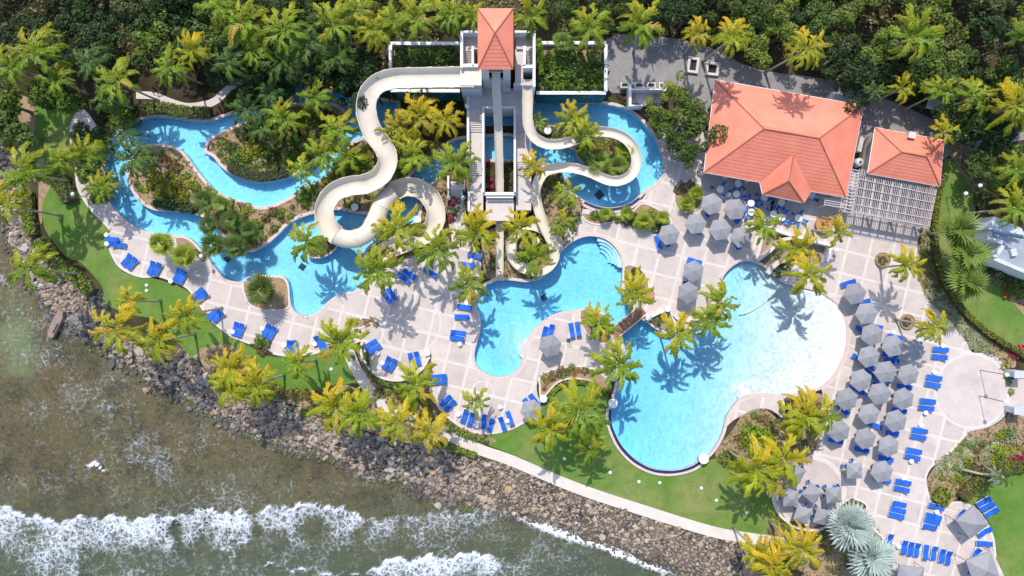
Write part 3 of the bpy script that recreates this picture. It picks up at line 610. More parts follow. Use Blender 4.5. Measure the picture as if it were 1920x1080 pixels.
# pool C corner steps, round ledge at pool D, beach line, sunken squares, infinity gutters
for k in range(4):
    rr_ = 45-6.5*k; P = [(1119+rr_*math.cos(R(a_)), 492+rr_*math.sin(R(a_))) for a_ in range(-88+6*k, 22-4*k, 10)]
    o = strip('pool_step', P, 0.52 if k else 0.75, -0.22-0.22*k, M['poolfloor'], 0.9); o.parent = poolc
for par, cx, cy, sz, rot in ((poolc, 1020, 558, 0.75, 38), (river, 566, 500, 0.8, -35), (river, 426, 485, 0.8, 40), (poole, 1124, 365, 1.0, 45)):
    m = MB(); p = W(cx, cy, -0.8); m.box((p[0], p[1], -0.96), (sz, sz, 0.12), R(rot)); m.build('drain_grate', M['steel'], par)
def arcstrip(s, w_, z, m, par, nm):
    o = strip(nm, pts(s), w_, z, M[m], 0.3); o.parent = par
arcstrip("1143,768 1143,790 1150,812 1164,838 1188,863 1218,880 1246,885 1273,884 1299,876 1314,866", 0.42, 0.085, 'navy', poold, 'overflow_gutter')
arcstrip("1139,766 1139,791 1146,814 1160,841 1185,867 1216,884 1246,890 1275,888 1301,880 1316,870", 0.32, 0.12, 'coping', poold, 'overflow_wall')
arcstrip("1199,372 1180,385 1150,393 1120,390 1095,380", 0.4, 0.085, 'navy', poole, 'overflow_gutter')
arcstrip("1202,376 1182,390 1150,398 1119,395 1092,384", 0.35, 0.12, 'coping', poole, 'overflow_wall')
arcstrip("1388,590 1402,587 1418,579 1432,570 1441,563", 0.12, -0.30, 'white', poold, 'beach_line')
for par, cx, cy, r_, z_ in ((poold, 1397, 737, 17, -0.13), (poolc, 990, 655, 20, -0.30)):
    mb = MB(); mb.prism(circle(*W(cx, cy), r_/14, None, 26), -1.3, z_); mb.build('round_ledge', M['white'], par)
# sunken service ramp north of the beach pool
V = [(*p, -0.9) for p in rRAMP]; mb = MB(); mb.add(V, [tuple(range(len(V)))]); n = len(V)
ramp_o = thing('service_ramp', 'sunken brown service ramp between white walls, between pavilion deck and big pool', 'ramp')
mb.build('ramp_floor', M['ramp'], ramp_o)
mb = MB(); P = rRAMP; n = len(P)
mb.add([(x, y, -0.9) for x, y in P]+[(x, y, 0.03) for x, y in P], [(i, n+i, n+(i+1) % n, (i+1) % n) for i in range(n)]); mb.build('ramp_wall', M['cream'], ramp_o)
def wall_strip(name, s, wd, z0, z1, m, parent=None, label=None, cat='wall'):
    o = strip(name, s if isinstance(s, list) else pts(s), wd, z1, M[m], z1-z0)
    if parent is not None: o.parent = parent
    elif label: tag(o, label, cat)
    return o
wall_strip('parapet', "1449,430 1480,441 1554,460", 0.35, -0.9, 0.55, 'white', ramp_o)
wall_strip('parapet', "1556,460 1548,490", 0.3, -0.9, 0.5, 'white', ramp_o)
wall_strip('parapet', "1417,489 1440,472 1462,452 1485,446", 0.45, -0.9, 0.5, 'cream', ramp_o)
wall_strip('parapet', "1437,513 1448,500 1462,490 1490,487", 0.6, -0.9, 0.5, 'cream', ramp_o)
wall_strip('parapet', "1416,487 1422,465 1428,437", 0.5, -0.9, 0.4, 'band', ramp_o)
# ---------------------------------------------------------------- buildings
M['sofa'] = mat('dark_red_cushion', (0.10, 0.02, 0.025), 0.8, 0.15, 3)
def roof_faces(faces, thick=0.0, course=0.42, step=0.032):
    """each face: list of 3D points, eave edge first (p0-p1); returns mesh data of overlapping tile courses"""
    V = []; F = []
    for P in faces:
        P = [Vector(p) for p in P]; e = (P[1]-P[0]); n = (P[1]-P[0]).cross(P[2]-P[0]).normalized()
        if n.z < 0: n = -n
        ed = e.normalized(); upv = n.cross(ed)
        if upv.z < 0: upv = -upv
        co = [((p-P[0]).dot(ed), (p-P[0]).dot(upv)) for p in P]; hmax = max(c[1] for c in co); k = max(1, int(hmax/course)); dh = hmax/k
        def span(hh):
            xs = []
            for i in range(len(co)):
                (x1, y1), (x2, y2) = co[i], co[(i+1) % len(co)]
                if abs(y1-hh) < 1e-6: xs.append(x1)
                if (y1-hh)*(y2-hh) < 0: xs.append(x1+(x2-x1)*(hh-y1)/(y2-y1))
            return (min(xs), max(xs)) if xs else None
        m = len(V); V += [p-n*0.012 for p in P]; F.append(tuple(range(m, m+len(P))))
        for i in range(k):
            lo, hi = i*dh, (i+1)*dh; a = span(lo+1e-4); b = span(hi-1e-4)
            if not a or not b: continue
            pt = lambda x, y, z: P[0]+ed*x+upv*y+n*z
            q = [pt(a[0], lo, step), pt(a[1], lo, step), pt(b[1], hi, 0.004), pt(b[0], hi, 0.004), pt(a[0], lo, -0.01), pt(a[1], lo, -0.01)]
            m = len(V); V += q; F += [(m, m+1, m+2, m+3), (m+4, m+5, m+1, m)]
    return V, F
def hip_roof(parent, faces, lines, name='roof'):
    V, F = roof_faces(faces); r = obj(name, mesh(name, V, F, M['roof']), parent)
    for a, b in lines:
        m = MB(); m.tube([Vector(a)+Vector((0, 0, 0.03)), Vector(b)+Vector((0, 0, 0.03))], 0.085, 6); m.build('ridge_tiles', M['ridge'], r)
    return r
def hip_ridge(e, tanp):
    """ridge ends of an equal pitch hip roof over eave corners NW NE SE SW"""
    def plane(a, b):
        d = (b-a); n = Vector((-d.y, d.x)).normalized(); c = sum((q for q in e), Vector())/4
        if (c.xy-a.xy).dot(n) < 0: n = -n
        return n.x*tanp, n.y*tanp, e[0].z-tanp*n.dot(a.xy)
    Nn, Ee, Ss, Ww = plane(e[0], e[1]), plane(e[1], e[2]), plane(e[2], e[3]), plane(e[3], e[0])
    def solve(*P):
        A = np.array([[p[0], p[1], -1] for p in P]); return Vector(np.linalg.solve(A, [-p[2] for p in P]))
    return solve(Nn, Ss, Ww), solve(Nn, Ss, Ee)
# slide tower -----------------------------------------------------------------
TE = 13.0
tw = thing('slide_tower', 'tall slide tower with salmon pyramid roof and white stair terraces', 'tower')
c = [WV(896, 16, TE), WV(962, 16, TE), WV(962, 130, TE), WV(896, 130, TE)]; ap = (c[0]+c[2])/2; ap.z = TE+1.9
hip_roof(tw, [(c[1], c[0], ap), (c[2], c[1], ap), (c[3], c[2], ap), (c[0], c[3], ap)], [(q, ap) for q in c])
m = MB(); x0, y0, x1, y1 = c[0].x+0.05, c[2].y+0.05, c[1].x-0.05, c[0].y-0.05
m.box(((x0+x1)/2, (y0+y1)/2, TE-0.12), (x1-x0, y1-y0, 0.2)); m.build('eave', M['white'], tw)
X0, X1, Y0, Y1 = c[0].x+0.3, c[1].x-0.3, c[2].y+0.35, c[0].y-0.35
m = MB()   # shaft walls with the launch opening in the south face
xm = (X0+X1)/2
m.box((X0+0.15, (Y0+Y1)/2, (TE-0.2)/2), (0.3, Y1-Y0, TE-0.2)); m.box((X1-0.15, (Y0+Y1)/2, (TE-0.2)/2), (0.3, Y1-Y0, TE-0.2)); m.box((xm, Y1-0.15, (TE-0.2)/2), (X1-X0-0.6, 0.3, TE-0.2))
m.box(((X0+0.3+xm-0.85)/2, Y0+0.15, (TE-0.2)/2), (xm-0.85-X0-0.3, 0.3, TE-0.2)); m.box(((X1-0.3+xm+0.85)/2, Y0+0.15, (TE-0.2)/2), (X1-0.3-xm-0.85, 0.3, TE-0.2))
m.box((xm, Y0+0.15, 4.0), (1.7, 0.3, 8.0)); m.box((xm, Y0+0.15, TE-0.6), (1.7, 0.3, 0.8)); m.build('tower_wall', M['wallgrey'], tw)
m = MB(); m.box((xm, (Y0+Y1)/2, 9.9), (X1-X0-0.6, Y1-Y0-0.6, 0.2)); m.build('launch_floor', M['terrace'], tw)
m = MB(); m.box((X1-0.55, Y0-0.25, 4.9), (1.0, 0.5, 0.9)); m.build('equipment_box', M['metal'], tw)
def boxp(name, a, b, z0, z1, mt, parent, zr=None):
    """box with its top seen between photo pixels a and b at height z1"""
    p, q = W(*a, z1), W(*b, z1); mm = MB(); mm.box(((p[0]+q[0])/2, (p[1]+q[1])/2, (z0+z1)/2), (abs(q[0]-p[0]), abs(q[1]-p[1]), z1-z0)); return mm.build(name, mt, parent)
def steps(a, b, z0, z1, n, base, mt, parent, nm='step'):
    """flight going down the photo from z0 to z1"""
    for i in range(n):
        f0, f1 = i/n, (i+1)/n; zt = z0+(z1-z0)*(i+0.5)/n
        boxp(nm, (a[0], a[1]+(b[1]-a[1])*f0), (b[0], a[1]+(b[1]-a[1])*f1), base, zt, mt, parent)
ZP = 8.6
# upper stair courts left and right of the tower
for (xa, xb, xi) in ((863, 897, 888), (965, 1004, 977)):
    L = xa < 900
    boxp('court_floor', (xa+3, 60), (xb, 92) if L else (xb-3, 92), 0, ZP-1.6, M['terrace'], tw)
    boxp('court_wall', (xa, 57), (xb, 61), 0, ZP, M['white'], tw)
    boxp('court_wall', (xa, 61.2) if L else (xb-5, 61.2), (xa+5, 126) if L else (xb, 162), 0, ZP, M['white'], tw)
    sx0, sx1 = (xa+6, xi-4) if L else (xi+9, xb-6)
    for k in range(7):
        f0 = 92+k*3.9; boxp('step', (sx0, f0), (sx1, f0+3.7), 0, ZP-1.6-0.17*k, M['band'], tw)
    boxp('court_wall', (sx1+0.2, 86) if L else (sx0-5, 86), (sx1+4, 121) if L else (sx0-0.3, 121), 0, ZP, M['white'], tw)
    boxp('court_wall', (xa+5.3, 119.5) if L else (sx0-5, 121.3), (xb, 125) if L else (xb-5.3, 127), 0, ZP-0.2, M['white'], tw)
    if not L:
        boxp('court_floor', (966, 92.3), (sx0-5.3, 155), 0, ZP-1.9, M['terrace'], tw)
boxp('launch_deck', (863, 126.5), (903, 160), 3.5, ZP-0.75, M['slide'], tw); boxp('launch_wall', (864, 160.3), (903, 168), 0, ZP-1.3, M['wallgrey'], tw)
boxp('launch_wall', (963, 155.3), (999, 160), 0, ZP-1.5, M['wallgrey'], tw)
# terrace block with stairs running down on both sides of a planted void
ter = thing('slide_terrace', 'pink tiled terrace with long stairs round a void below the slide tower', 'terrace')
ZT = 4.2
boxp('landing', (876, 166), (1000, 203), 0.05, ZT, M['terrace'], ter)
for xa, xb in ((880, 904), (967.5, 997)):
    boxp('landing', (xa, 203.2), (xb, 213), 0.05, ZT, M['terrace'], ter)
    steps((xa, 213.2), (xb, 247), ZT-0.05, 3.2, 8, 0.05, M['terrace'], ter)
    boxp('landing', (xa, 247.2), (xb, 304), 0.05, 3.1, M['terrace'], ter)
    steps((xa, 304.2), (xb, 328), 3.05, 2.4, 6, 0.05, M['band'] if xa < 900 else M['terrace'], ter)
    boxp('landing', (xa, 328.2) if xa < 900 else (xa, 328.2), (906, 395) if xa < 900 else (996, 394), 0.05, 2.3, M['terrace'], ter)
boxp('landing', (911, 378), (963.5, 414), 2.55, 2.85, M['terrace'], ter)
boxp('side_wall', (911.5, 378), (923, 413.5), 0.05, 2.5, M['cream'], ter); boxp('side_wall', (951, 378), (963, 413.5), 0.05, 2.5, M['cream'], ter)
boxp('parapet', (904.2, 203.2), (908, 360), 0.05, ZT+0.15, M['white'], ter); boxp('parapet', (963.2, 203.2), (967.3, 360), 0.05, ZT+0.15, M['white'], ter)
boxp('parapet', (904.2, 199), (967.3, 203), 0.05, ZT+0.16, M['white'], ter); boxp('parapet', (904.2, 360.2), (967.3, 366), 2.95, 3.7, M['white'], ter)
boxp('parapet', (875.3, 178), (879.7, 300), 0.05, ZT+0.1, M['white'], ter); boxp('parapet', (877, 358), (881, 393.5), 0.05, 3.0, M['white'], ter); boxp('parapet', (877, 393.7), (888, 396), 0.05, 2.9, M['white'], ter)
boxp('parapet', (992, 262), (996.8, 300), 0.05, 3.6, M['white'], ter)
for i in range(22):
    x = 915+i*2.1; p = W(x, 371, 3.0); m = MB(); m.lathe([(0.05, 0), (0.08, 0.2), (0.04, 0.45), (0.07, 0.7)], (p[0], p[1], 2.9), 6); m.build('baluster', M['white'], ter)
boxp('balustrade_base', (911, 366.5), (962, 377.7), 2.6, 2.9, M['terrace'], ter); p, q = W(912, 371, 3.1), W(963, 371, 3.1); m = MB(); m.box(((p[0]+q[0])/2, p[1], 3.65), (q[0]-p[0], 0.16, 0.1)); m.build('balustrade_rail', M['white'], ter)
for (x, y, z) in ((840.5, 371, 1.2), (868, 371, 1.2), (876, 199, ZT+0.6)):
    p = W(x, y, z); m = MB(); m.lathe([(0.22, -z), (0.22, -0.3), (0.3, -0.25), (0.12, -0.18), (0.3, 0.0), (0.33, 0.15), (0.26, 0.34), (0.05, 0.44)], (p[0], p[1], z), 10); m.build('finial_post', M['white'], ter, smooth_=True)
steps((845, 356), (865, 370), 1.5, 0.2, 5, 0.03, M['band'], ter); boxp('landing', (845, 340), (872, 355.8), 0.05, 1.6, M['terrace'], ter)
wall_strip('stair_wall', "842,332 842,371", 0.25, 0.02, 1.2, 'white', ter); wall_strip('stair_wall', "866.5,356 867,371", 0.25, 0.02, 1.2, 'white', ter)
# planter boxes beside the tower with mural walls
def planter(label, x0, y0, x1, y1, sides):
    t = thing('walled_planter', label, 'planter'); ZW = ZT
    a, b = W(x0, y0, ZW), W(x1, y1, ZW)
    m = MB(); m.box(((a[0]+b[0])/2, (a[1]+b[1])/2, ZW/2-0.35), (b[0]-a[0]-0.3, a[1]-b[1]-0.3, ZW-0.7)); m.build('soil', M['mulch'], t)
    if 'n' in sides: m = MB(); m.box(((a[0]+b[0])/2, a[1], ZW/2), (b[0]-a[0], 0.4, ZW)); m.build('planter_wall', M['white'], t)
    for k, x in (('w', a[0]), ('e', b[0])):
        if k in sides: m = MB(); m.box((x, (a[1]+b[1])/2, ZW/2+0.01), (0.4, a[1]-b[1]-0.45, ZW)); m.build('planter_wall', M['white'], t)
    m = MB(); m.box(((a[0]+b[0])/2, b[1], ZW/2), (b[0]-a[0], 0.3, ZW-0.12)); m.build('mural_wall', M['mural'], t)
    m = MB(); m.box(((a[0]+b[0])/2, b[1], ZW-0.02), (b[0]-a[0]+0.02, 0.42, 0.09)); m.build('wall_cap', M['white'], t)
    return t
planter('walled planter with teal mural wall under the wide flume', 732, 81, 862, 170, 'nw')
planter('walled planter with teal mural wall beside the splash pool', 1006, 80, 1136, 174, 'ne')
# flumes ------------------------------------------------------------------------
def flume(name, label, P, width, depth, tubes=(), sec=2.6, posts=(), cat='water slide'):
    t = thing(name, label, cat)
    P = [WV(*p) for p in smooth([tuple(map(float, q)) for q in P], 8, False)]
    D = [0.0]
    for i in range(1, len(P)): D.append(D[-1]+(P[i]-P[i-1]).length)
    L = D[-1]; n = int(L/0.45); Q = []
    for k in range(n+1):
        s = L*k/n; i = max(j for j in range(len(D)) if D[j] <= s+1e-9); i = min(i, len(P)-2)
        f = (s-D[i])/max(D[i+1]-D[i], 1e-6); Q.append(P[i].lerp(P[i+1], f))
    def frame(i):
        tg = (Q[min(i+1, n)]-Q[max(i-1, 0)]); tg.z = 0; tg.normalize(); return Vector((-tg.y, tg.x, 0))
    per = max(2, round(sec/(L/n))); i = 0
    while i < n:
        j = min(i+per, n)
        if n-j < per//2: j = n
        mid = (i+j)/2/n; closed = any(a <= mid <= b for a, b in tubes); V = []; F = []
        if closed: angs = [2*math.pi*k/18 for k in range(18)]
        else: angs = [R(-97+194*k/14) for k in range(15)]
        na = len(angs)
        for k in range(i, j+1):
            s = frame(k); e = 1.05 if (k in (i, j)) else 1.0
            for sh in ((1.0, 0.0),) if closed else ((1.0, 0.0), (1.07, 0.05)):
                for a in angs:
                    hw = width/2*sh[0]*(e if sh[1] or closed else 1.0)
                    V.append(Q[k] + s*hw*math.sin(a) + Vector((0, 0, (-depth*(1+sh[1]*1.4)*math.cos(a) if not closed else -width/2*0.8*math.cos(a)+0.1)*(e if closed else 1))))
        st = na if closed else 2*na
        for k in range(j-i):
            b0, b1 = k*st, (k+1)*st
            for q in range(na if closed else na-1):
                r = (q+1) % na; F.append((b0+q, b0+r, b1+r, b1+q))
                if not closed: F.append((b0+na+r, b0+na+q, b1+na+q, b1+na+r))
            if not closed:
                F.append((b0, b1, b1+na, b0+na)); F.append((b0+na-1, b0+2*na-1, b1+2*na-1, b1+na-1))
        obj('flume_section', mesh('flume_section', V, F, M['slide'], True), t)
        m = MB()       # bolted flange round the joint
        s = frame(i); ring_ = [Q[i]+s*width/2*1.1*math.sin(a)+Vector((0, 0, -depth*1.12*math.cos(a) if not closed else -width/2*0.87*math.cos(a)+0.1)) for a in angs]
        m.tube(ring_+([ring_[0]] if closed else []), 0.035, 4); m.build('joint_flange', M['slide'], t)
        i = j
    for f in posts:
        k = int(f*n); p = Q[k]; zb = p.z-depth*1.3
        if zb < 0.5: continue
        m = MB(); m.tube([(p.x, p.y, 0), (p.x, p.y, zb)], 0.16, 8); s = frame(k)
        m.tube([p-s*width*0.44+Vector((0, 0, -depth*0.95)), (p.x, p.y, max(zb-1.2, 0.3)), p+s*width*0.44+Vector((0, 0, -depth*0.95))], 0.09, 6)
        m.build('support_post', M['steel'], t)
    return t
sl1 = flume('water_slide', 'wide cream water slide curling twice down to the lazy river', [(888,144,8.2),(830,145,7.9),(770,146,7.5),(735,148,7.2),(707,158,7.0),(690,180,6.7),(687,212,6.4),(699,248,6.0),(720,277,5.6),(727,303,5.2),(713,330,4.9),(685,345,4.6),(655,349,4.3),(625,362,4.0),(608,392,3.7),(615,424,3.4),(638,445,3.2),(665,448,3.0),(690,436,2.8),(705,410,2.6),(718,380,2.4),(740,358,2.2),(770,350,2.0),(800,363,1.8),(817,393,1.6),(812,425,1.4),(790,443,1.2),(760,455,1.0),(728,468,.85),(704,482,.7)], 2.35, 0.85, tubes=((0.55, 0.74),), posts=(0.1, 0.2, 0.3, 0.38, 0.47, 0.55, 0.63, 0.71, 0.8, 0.88))
sl2 = flume('water_slide', 'straight cream speed slide dropping from tower to the irregular pool', [(930,134,9.0),(931,170,7.9),(934,230,6.2),(936,300,4.3),(937,350,2.75),(937,385,2.1),(937,425,1.5),(937,470,0.95),(937,505,.55),(937,526,.38)], 0.98, 0.4, posts=(0.12, 0.3, 0.5))
sl3 = flume('water_slide', 'narrow cream water slide looping over the splash pool island', [(989,147,7.2),(989,190,6.6),(990,230,6.1),(1000,255,5.7),(1022,269,5.4),(1050,270,5.1),(1078,262,4.8),(1105,250,4.5),(1135,247,4.3),(1165,255,4.0),(1186,275,3.8),(1193,300,3.6),(1186,325,3.4),(1165,338,3.25),(1140,338,3.1),(1110,325,2.95),(1080,316,2.8),(1050,314,2.7),(1022,322,2.6),(1007,345,2.5),(1005,370,2.4),(1012,400,2.25),(1022,428,2.1),(1036,456,1.9),(1040,480,1.7),(1029,500,1.5),(1006,509,1.35),(978,501,1.2),(960,480,1.1),(962,448,1.0),(980,425,.9),(1005,424,.8),(1030,440,.65),(1055,463,.45)], 1.22, 0.45, posts=(0.08, 0.16, 0.24, 0.33, 0.42, 0.5, 0.58, 0.66, 0.75, 0.85))
# pavilion -----------------------------------------------------------------------
ZE, ZR = 3.6, 6.6
pv = thing('pavilion', 'large salmon hip roofed pavilion with projecting porch beside the umbrellas', 'building')
e = [WV(1341, 150, ZE), WV(1619, 198, ZE), WV(1586, 370, ZE), WV(1320, 323, ZE)]
r1, r2 = hip_ridge(e, 0.5)
pa, pb = WV(1487, 300, 5.6), WV(1477, 340, 5.2); g = [WV(1430, 364, 3.62), WV(1507, 380, 3.62)]
va, vb = e[3].lerp(e[2], 0.395), e[3].lerp(e[2], 0.755)
hip_roof(pv, [(e[1], e[0], r1, r2), (e[0], e[3], r1), (e[2], e[1], r2), (e[3], e[2], r2, r1)], [(e[0], r1), (e[1], r2), (e[2], r2), (e[3], r1), (r1, r2)])
# porch roof sits on the south slope
def south_z(x, y):
    n = (e[2]-e[3]).cross(r1-e[3]); return e[3].z - (n.x*(x-e[3].x)+n.y*(y-e[3].y))/n.z
ridge_n = Vector((pb.x, pb.y, 0))+(Vector((pa.x, pa.y, 0))-Vector((pb.x, pb.y, 0)))*1.25; ridge_n.z = south_z(ridge_n.x, ridge_n.y)+0.05
pb.z = ridge_n.z; L0 = Vector((va.x, va.y, ZE+0.06)); R0 = Vector((vb.x, vb.y, ZE+0.06))
hip_roof(pv, [(g[0], g[1], pb), (L0, g[0], pb, ridge_n), (g[1], R0, ridge_n, pb)], [(g[0], pb), (g[1], pb), (pb, ridge_n)], 'porch_roof')
m = MB()
for a, b in ((e[0], e[1]), (e[1], e[2]), (e[3], e[0]), (e[3], va), (vb, e[2]), (va, g[0]), (g[0], g[1]), (g[1], vb)): m.tube([Vector(a)-Vector((0, 0, 0.05)), Vector(b)-Vector((0, 0, 0.05))], 0.09, 5)
m.build('gutter', M['white'], pv)
def inset(P, k):
    c = sum(P, Vector())/len(P); return [c+(p-c)*k for p in P]
q = inset(e, 0.80); m = MB(); m.prism([(p.x, p.y) for p in q], 0.05, 3.3); m.build('wall', M['cream'], pv)
q = inset(e, 0.94)
for a, b, n in ((q[0], q[1], 6), (q[3], q[2], 7), (q[0], q[3], 4), (q[1], q[2], 4)):
    for i in range(n):
        p = a.lerp(b, i/(n-1) if n > 4 else (i+1)/(n+1)); m = MB(); m.box((p.x, p.y, 1.72), (0.3, 0.3, 3.35), R(-10)); m.build('post', M['cream'], pv)
# second pavilion and pergola
p2 = thing('pavilion', 'smaller salmon hip roofed pavilion joined to the slatted pergola', 'building')
e2 = [WV(1641, 239, ZE), WV(1770, 263, ZE), WV(1762, 349, ZE), WV(1627, 325, ZE)]; s1, s2 = hip_ridge(e2, 0.55)
hip_roof(p2, [(e2[1], e2[0], s1, s2), (e2[0], e2[3], s1), (e2[2], e2[1], s2), (e2[3], e2[2], s2, s1)], [(e2[0], s1), (e2[1], s2), (e2[2], s2), (e2[3], s1), (s1, s2)])
m = MB()
for i in range(4): m.tube([e2[i]-Vector((0, 0, 0.05)), e2[(i+1) % 4]-Vector((0, 0, 0.05))], 0.08, 5)
m.build('gutter', M['white'], p2); q = inset(e2, 0.86); m = MB(); m.prism([(p.x, p.y) for p in q], 0.05, 3.35); m.build('wall', M['cream'], p2)
m = MB(); p = WV(1708, 254, 4.2); m.box((p.x, p.y, 3.9), (0.9, 0.8, 1.3), R(-10)); m.build('chimney', M['cream'], p2)
pg = thing('pergola', 'pale slatted timber pergola casting stripes beside the smaller pavilion', 'pergola')
ZG = 3.1
A, B, C_, D_ = WV(1611, 320, ZG), WV(1757, 351, ZG), WV(1742, 426, ZG), WV(1598, 399, ZG)
n = 44
for i in range(n+1):
    a, b = A.lerp(B, i/n), D_.lerp(C_, i/n); d = b-a; c_ = (a+b)/2; m = MB(); m.box((0, 0, 0), (0.06, d.length+0.5, 0.12)); m.build('slat', M['pergola'], pg, loc=(c_.x, c_.y, ZG), rot=(0, 0, math.atan2(d.y, d.x)-math.pi/2))
for i in range(10):
    a, b = A.lerp(B, i/9), D_.lerp(C_, i/9); d = b-a; c_ = (a+b)/2; m = MB(); m.box((0, 0, 0), (0.16, d.length, 0.24)); m.build('rafter', M['pergola'], pg, loc=(c_.x, c_.y, ZG-0.2), rot=(0, 0, math.atan2(d.y, d.x)-math.pi/2))
for f in (0.2, 0.4, 0.6, 0.8, 0.98):
    a, b = A.lerp(D_, f), B.lerp(C_, f); d = b-a; c_ = (a+b)/2; m = MB(); m.box((0, 0, 0), (d.length, 0.09, 0.09)); m.build('purlin', M['pergola'], pg, loc=(c_.x, c_.y, ZG+0.12), rot=(0, 0, math.atan2(d.y, d.x)))
a, b = A.lerp(D_, 0.93), B.lerp(C_, 0.93); d = b-a; m = MB(); m.box((0, 0, 0), (d.length+0.3, 0.26, 0.34)); m.build('beam', M['pergola'], pg, loc=((a.x+b.x)/2, (a.y+b.y)/2, ZG-0.5), rot=(0, 0, math.atan2(d.y, d.x)))
for i in range(4):
    p = a.lerp(b, i/3*0.96+0.02); m = MB(); m.box((0, 0, 0), (0.26, 0.26, ZG-0.7)); m.build('post', M['pergola'], pg, loc=(p.x, p.y, (ZG-0.7)/2+0.05), rot=(0, 0, ANG))
for i, (x, y) in enumerate(((1640, 375), (1665, 385), (1690, 392), (1715, 398), (1650, 350), (1680, 358), (1710, 366), (1735, 385))):
    p = W(x, y, 0.5); t = thing('lounge_sofa', f'dark red cushioned sofa under the pergola, {["first from left in front row", "second from left in front row", "third from left in front row", "fourth from left in front row", "first from left in back row", "second from left in back row", "third from left in back row", "rightmost of all"][i]}', 'sofa', (p[0], p[1], 0.08), (0, 0, ANG), 'sofas under the pergola')
    m = MB(); m.box((0, 0, 0.22), (1.1, 0.75, 0.36)); m.build('seat', M['sofa'], t); m = MB(); m.box((0, 0.36, 0.5), (1.1, 0.14, 0.5)); m.build('backrest', M['sofa'], t)
    for sg in (-1, 1): m = MB(); m.box((sg*0.52, 0, 0.36), (0.12, 0.7, 0.3)); m.build('armrest', M['wood'], t)
# narrow slatted link roof between the pavilions
pl = thing('pergola', 'narrow slatted pergola squeezed between the two pavilions', 'pergola')
A, B, C_, D_ = WV(1600, 318, ZG), WV(1610, 320, ZG), WV(1597, 399, ZG), WV(1584, 397, ZG)
for i in range(14):
    a, b = A.lerp(D_, i/13), B.lerp(C_, i/13); d = b-a; c_ = (a+b)/2; m = MB(); m.box((0, 0, 0), (d.length+0.3, 0.1, 0.12)); m.build('slat', M['pergola'], pl, loc=(c_.x, c_.y, ZG), rot=(0, 0, math.atan2(d.y, d.x)))
for a, b in ((A, D_), (B, C_)):
    d = b-a; m = MB(); m.box((0, 0, 0), (0.14, d.length, 0.22)); m.build('beam', M['pergola'], pl, loc=((a.x+b.x)/2, (a.y+b.y)/2, ZG-0.18), rot=(0, 0, math.atan2(d.y, d.x)-math.pi/2))
for p in (A, B, C_, D_): m = MB(); m.box((p.x, p.y, 1.4), (0.2, 0.2, 2.75)); m.build('post', M['pergola'], pl)
# trellis at the pavilion's corner
tr_ = thing('trellis_canopy', 'small slatted canopy under the corner of the large pavilion roof', 'canopy')
for i in range(4):
    a, b = WV(1546, 371+i*4.2, 2.8), WV(1582, 377+i*4.2, 2.8); m = MB(); m.box((0, 0, 0), ((b-a).length, 0.1, 0.1)); m.build('slat', M['pergola'], tr_, loc=(a+b)/2, rot=(0, 0, math.atan2(b.y-a.y, b.x-a.x)))
for a, b in (((1548, 369), (1545, 386)), ((1580, 375), (1577, 392))):
    a, b = WV(*a, 2.7), WV(*b, 2.7); m = MB(); m.box((0, 0, 0), (0.1, (b-a).length, 0.12)); m.build('rail', M['pergola'], tr_, loc=(a+b)/2, rot=(0, 0, math.atan2(b.y-a.y, b.x-a.x)-math.pi/2)); m = MB(); m.tube([(b.x, b.y, 0.03), (b.x, b.y, 2.65)], 0.06, 6); m.build('post', M['pergola'], tr_)
# villa at the right edge
vl = thing('villa', 'pale villa with grey membrane roof and white parapets behind fan palms', 'building')
Z = 4.5
P = WL(pts("1852,446 1856,430 1925,442 1990,440 1990,535 1925,510 1864,484 1882,458"), Z); m = MB(); m.prism(P, 0, Z-0.25); m.build('wall', M['white'], vl)
m = MB(); m.prism(offset(ccw(P), -0.05), Z-0.24, Z-0.1); m.build('roof', M['villa'], vl)
P2 = WL(pts("1855,429 1868,405 1918,428 1925,441"), Z+0.7); m = MB(); m.prism(P2, 0, Z+0.5); m.build('upper_wall', M['metal'], vl)
for s in ("1852,446 1882,456", "1882,458 1864,483", "1864,485 1925,511 1990,535", "1853,445 1857,430", "1857,430 1925,442"):
    o = strip('parapet', pts(s), 0.5, Z+0.15, M['metal'], 0.45); o.parent = vl; o.location = (0, 0, 0)
    for vv in o.data.vertices: k = (HC-Z)/HC; vv.co.x *= k; vv.co.y *= k
p = WV(1902, 473, Z+0.4); m = MB(); m.box((p.x, p.y, Z+0.1), (0.7, 0.9, 0.5), R(15)); m.build('roof_vent', M['metal'], vl)
# gate pillars by the round plaza
for i, (x, y) in enumerate(((1913, 702), (1913, 770))):
    p = WV(x, y, 2.0); t = thing('gate_pillar', ['white block gate pillar by the round plaza, upper of two', 'white block gate pillar by the round plaza, lower of two', 'pale wide gate wall by red flowers above the round plaza'][i], 'pillar', (p.x, p.y, 0))
    m = MB(); m.box((0, 0, 1.0), (1.5, 0.8, 2.0)); m.build('shaft', M['wallgrey'], t); m = MB(); m.box((0, 0, 2.06), (1.7, 1.0, 0.12)); m.build('cap', M['wallgrey'], t)
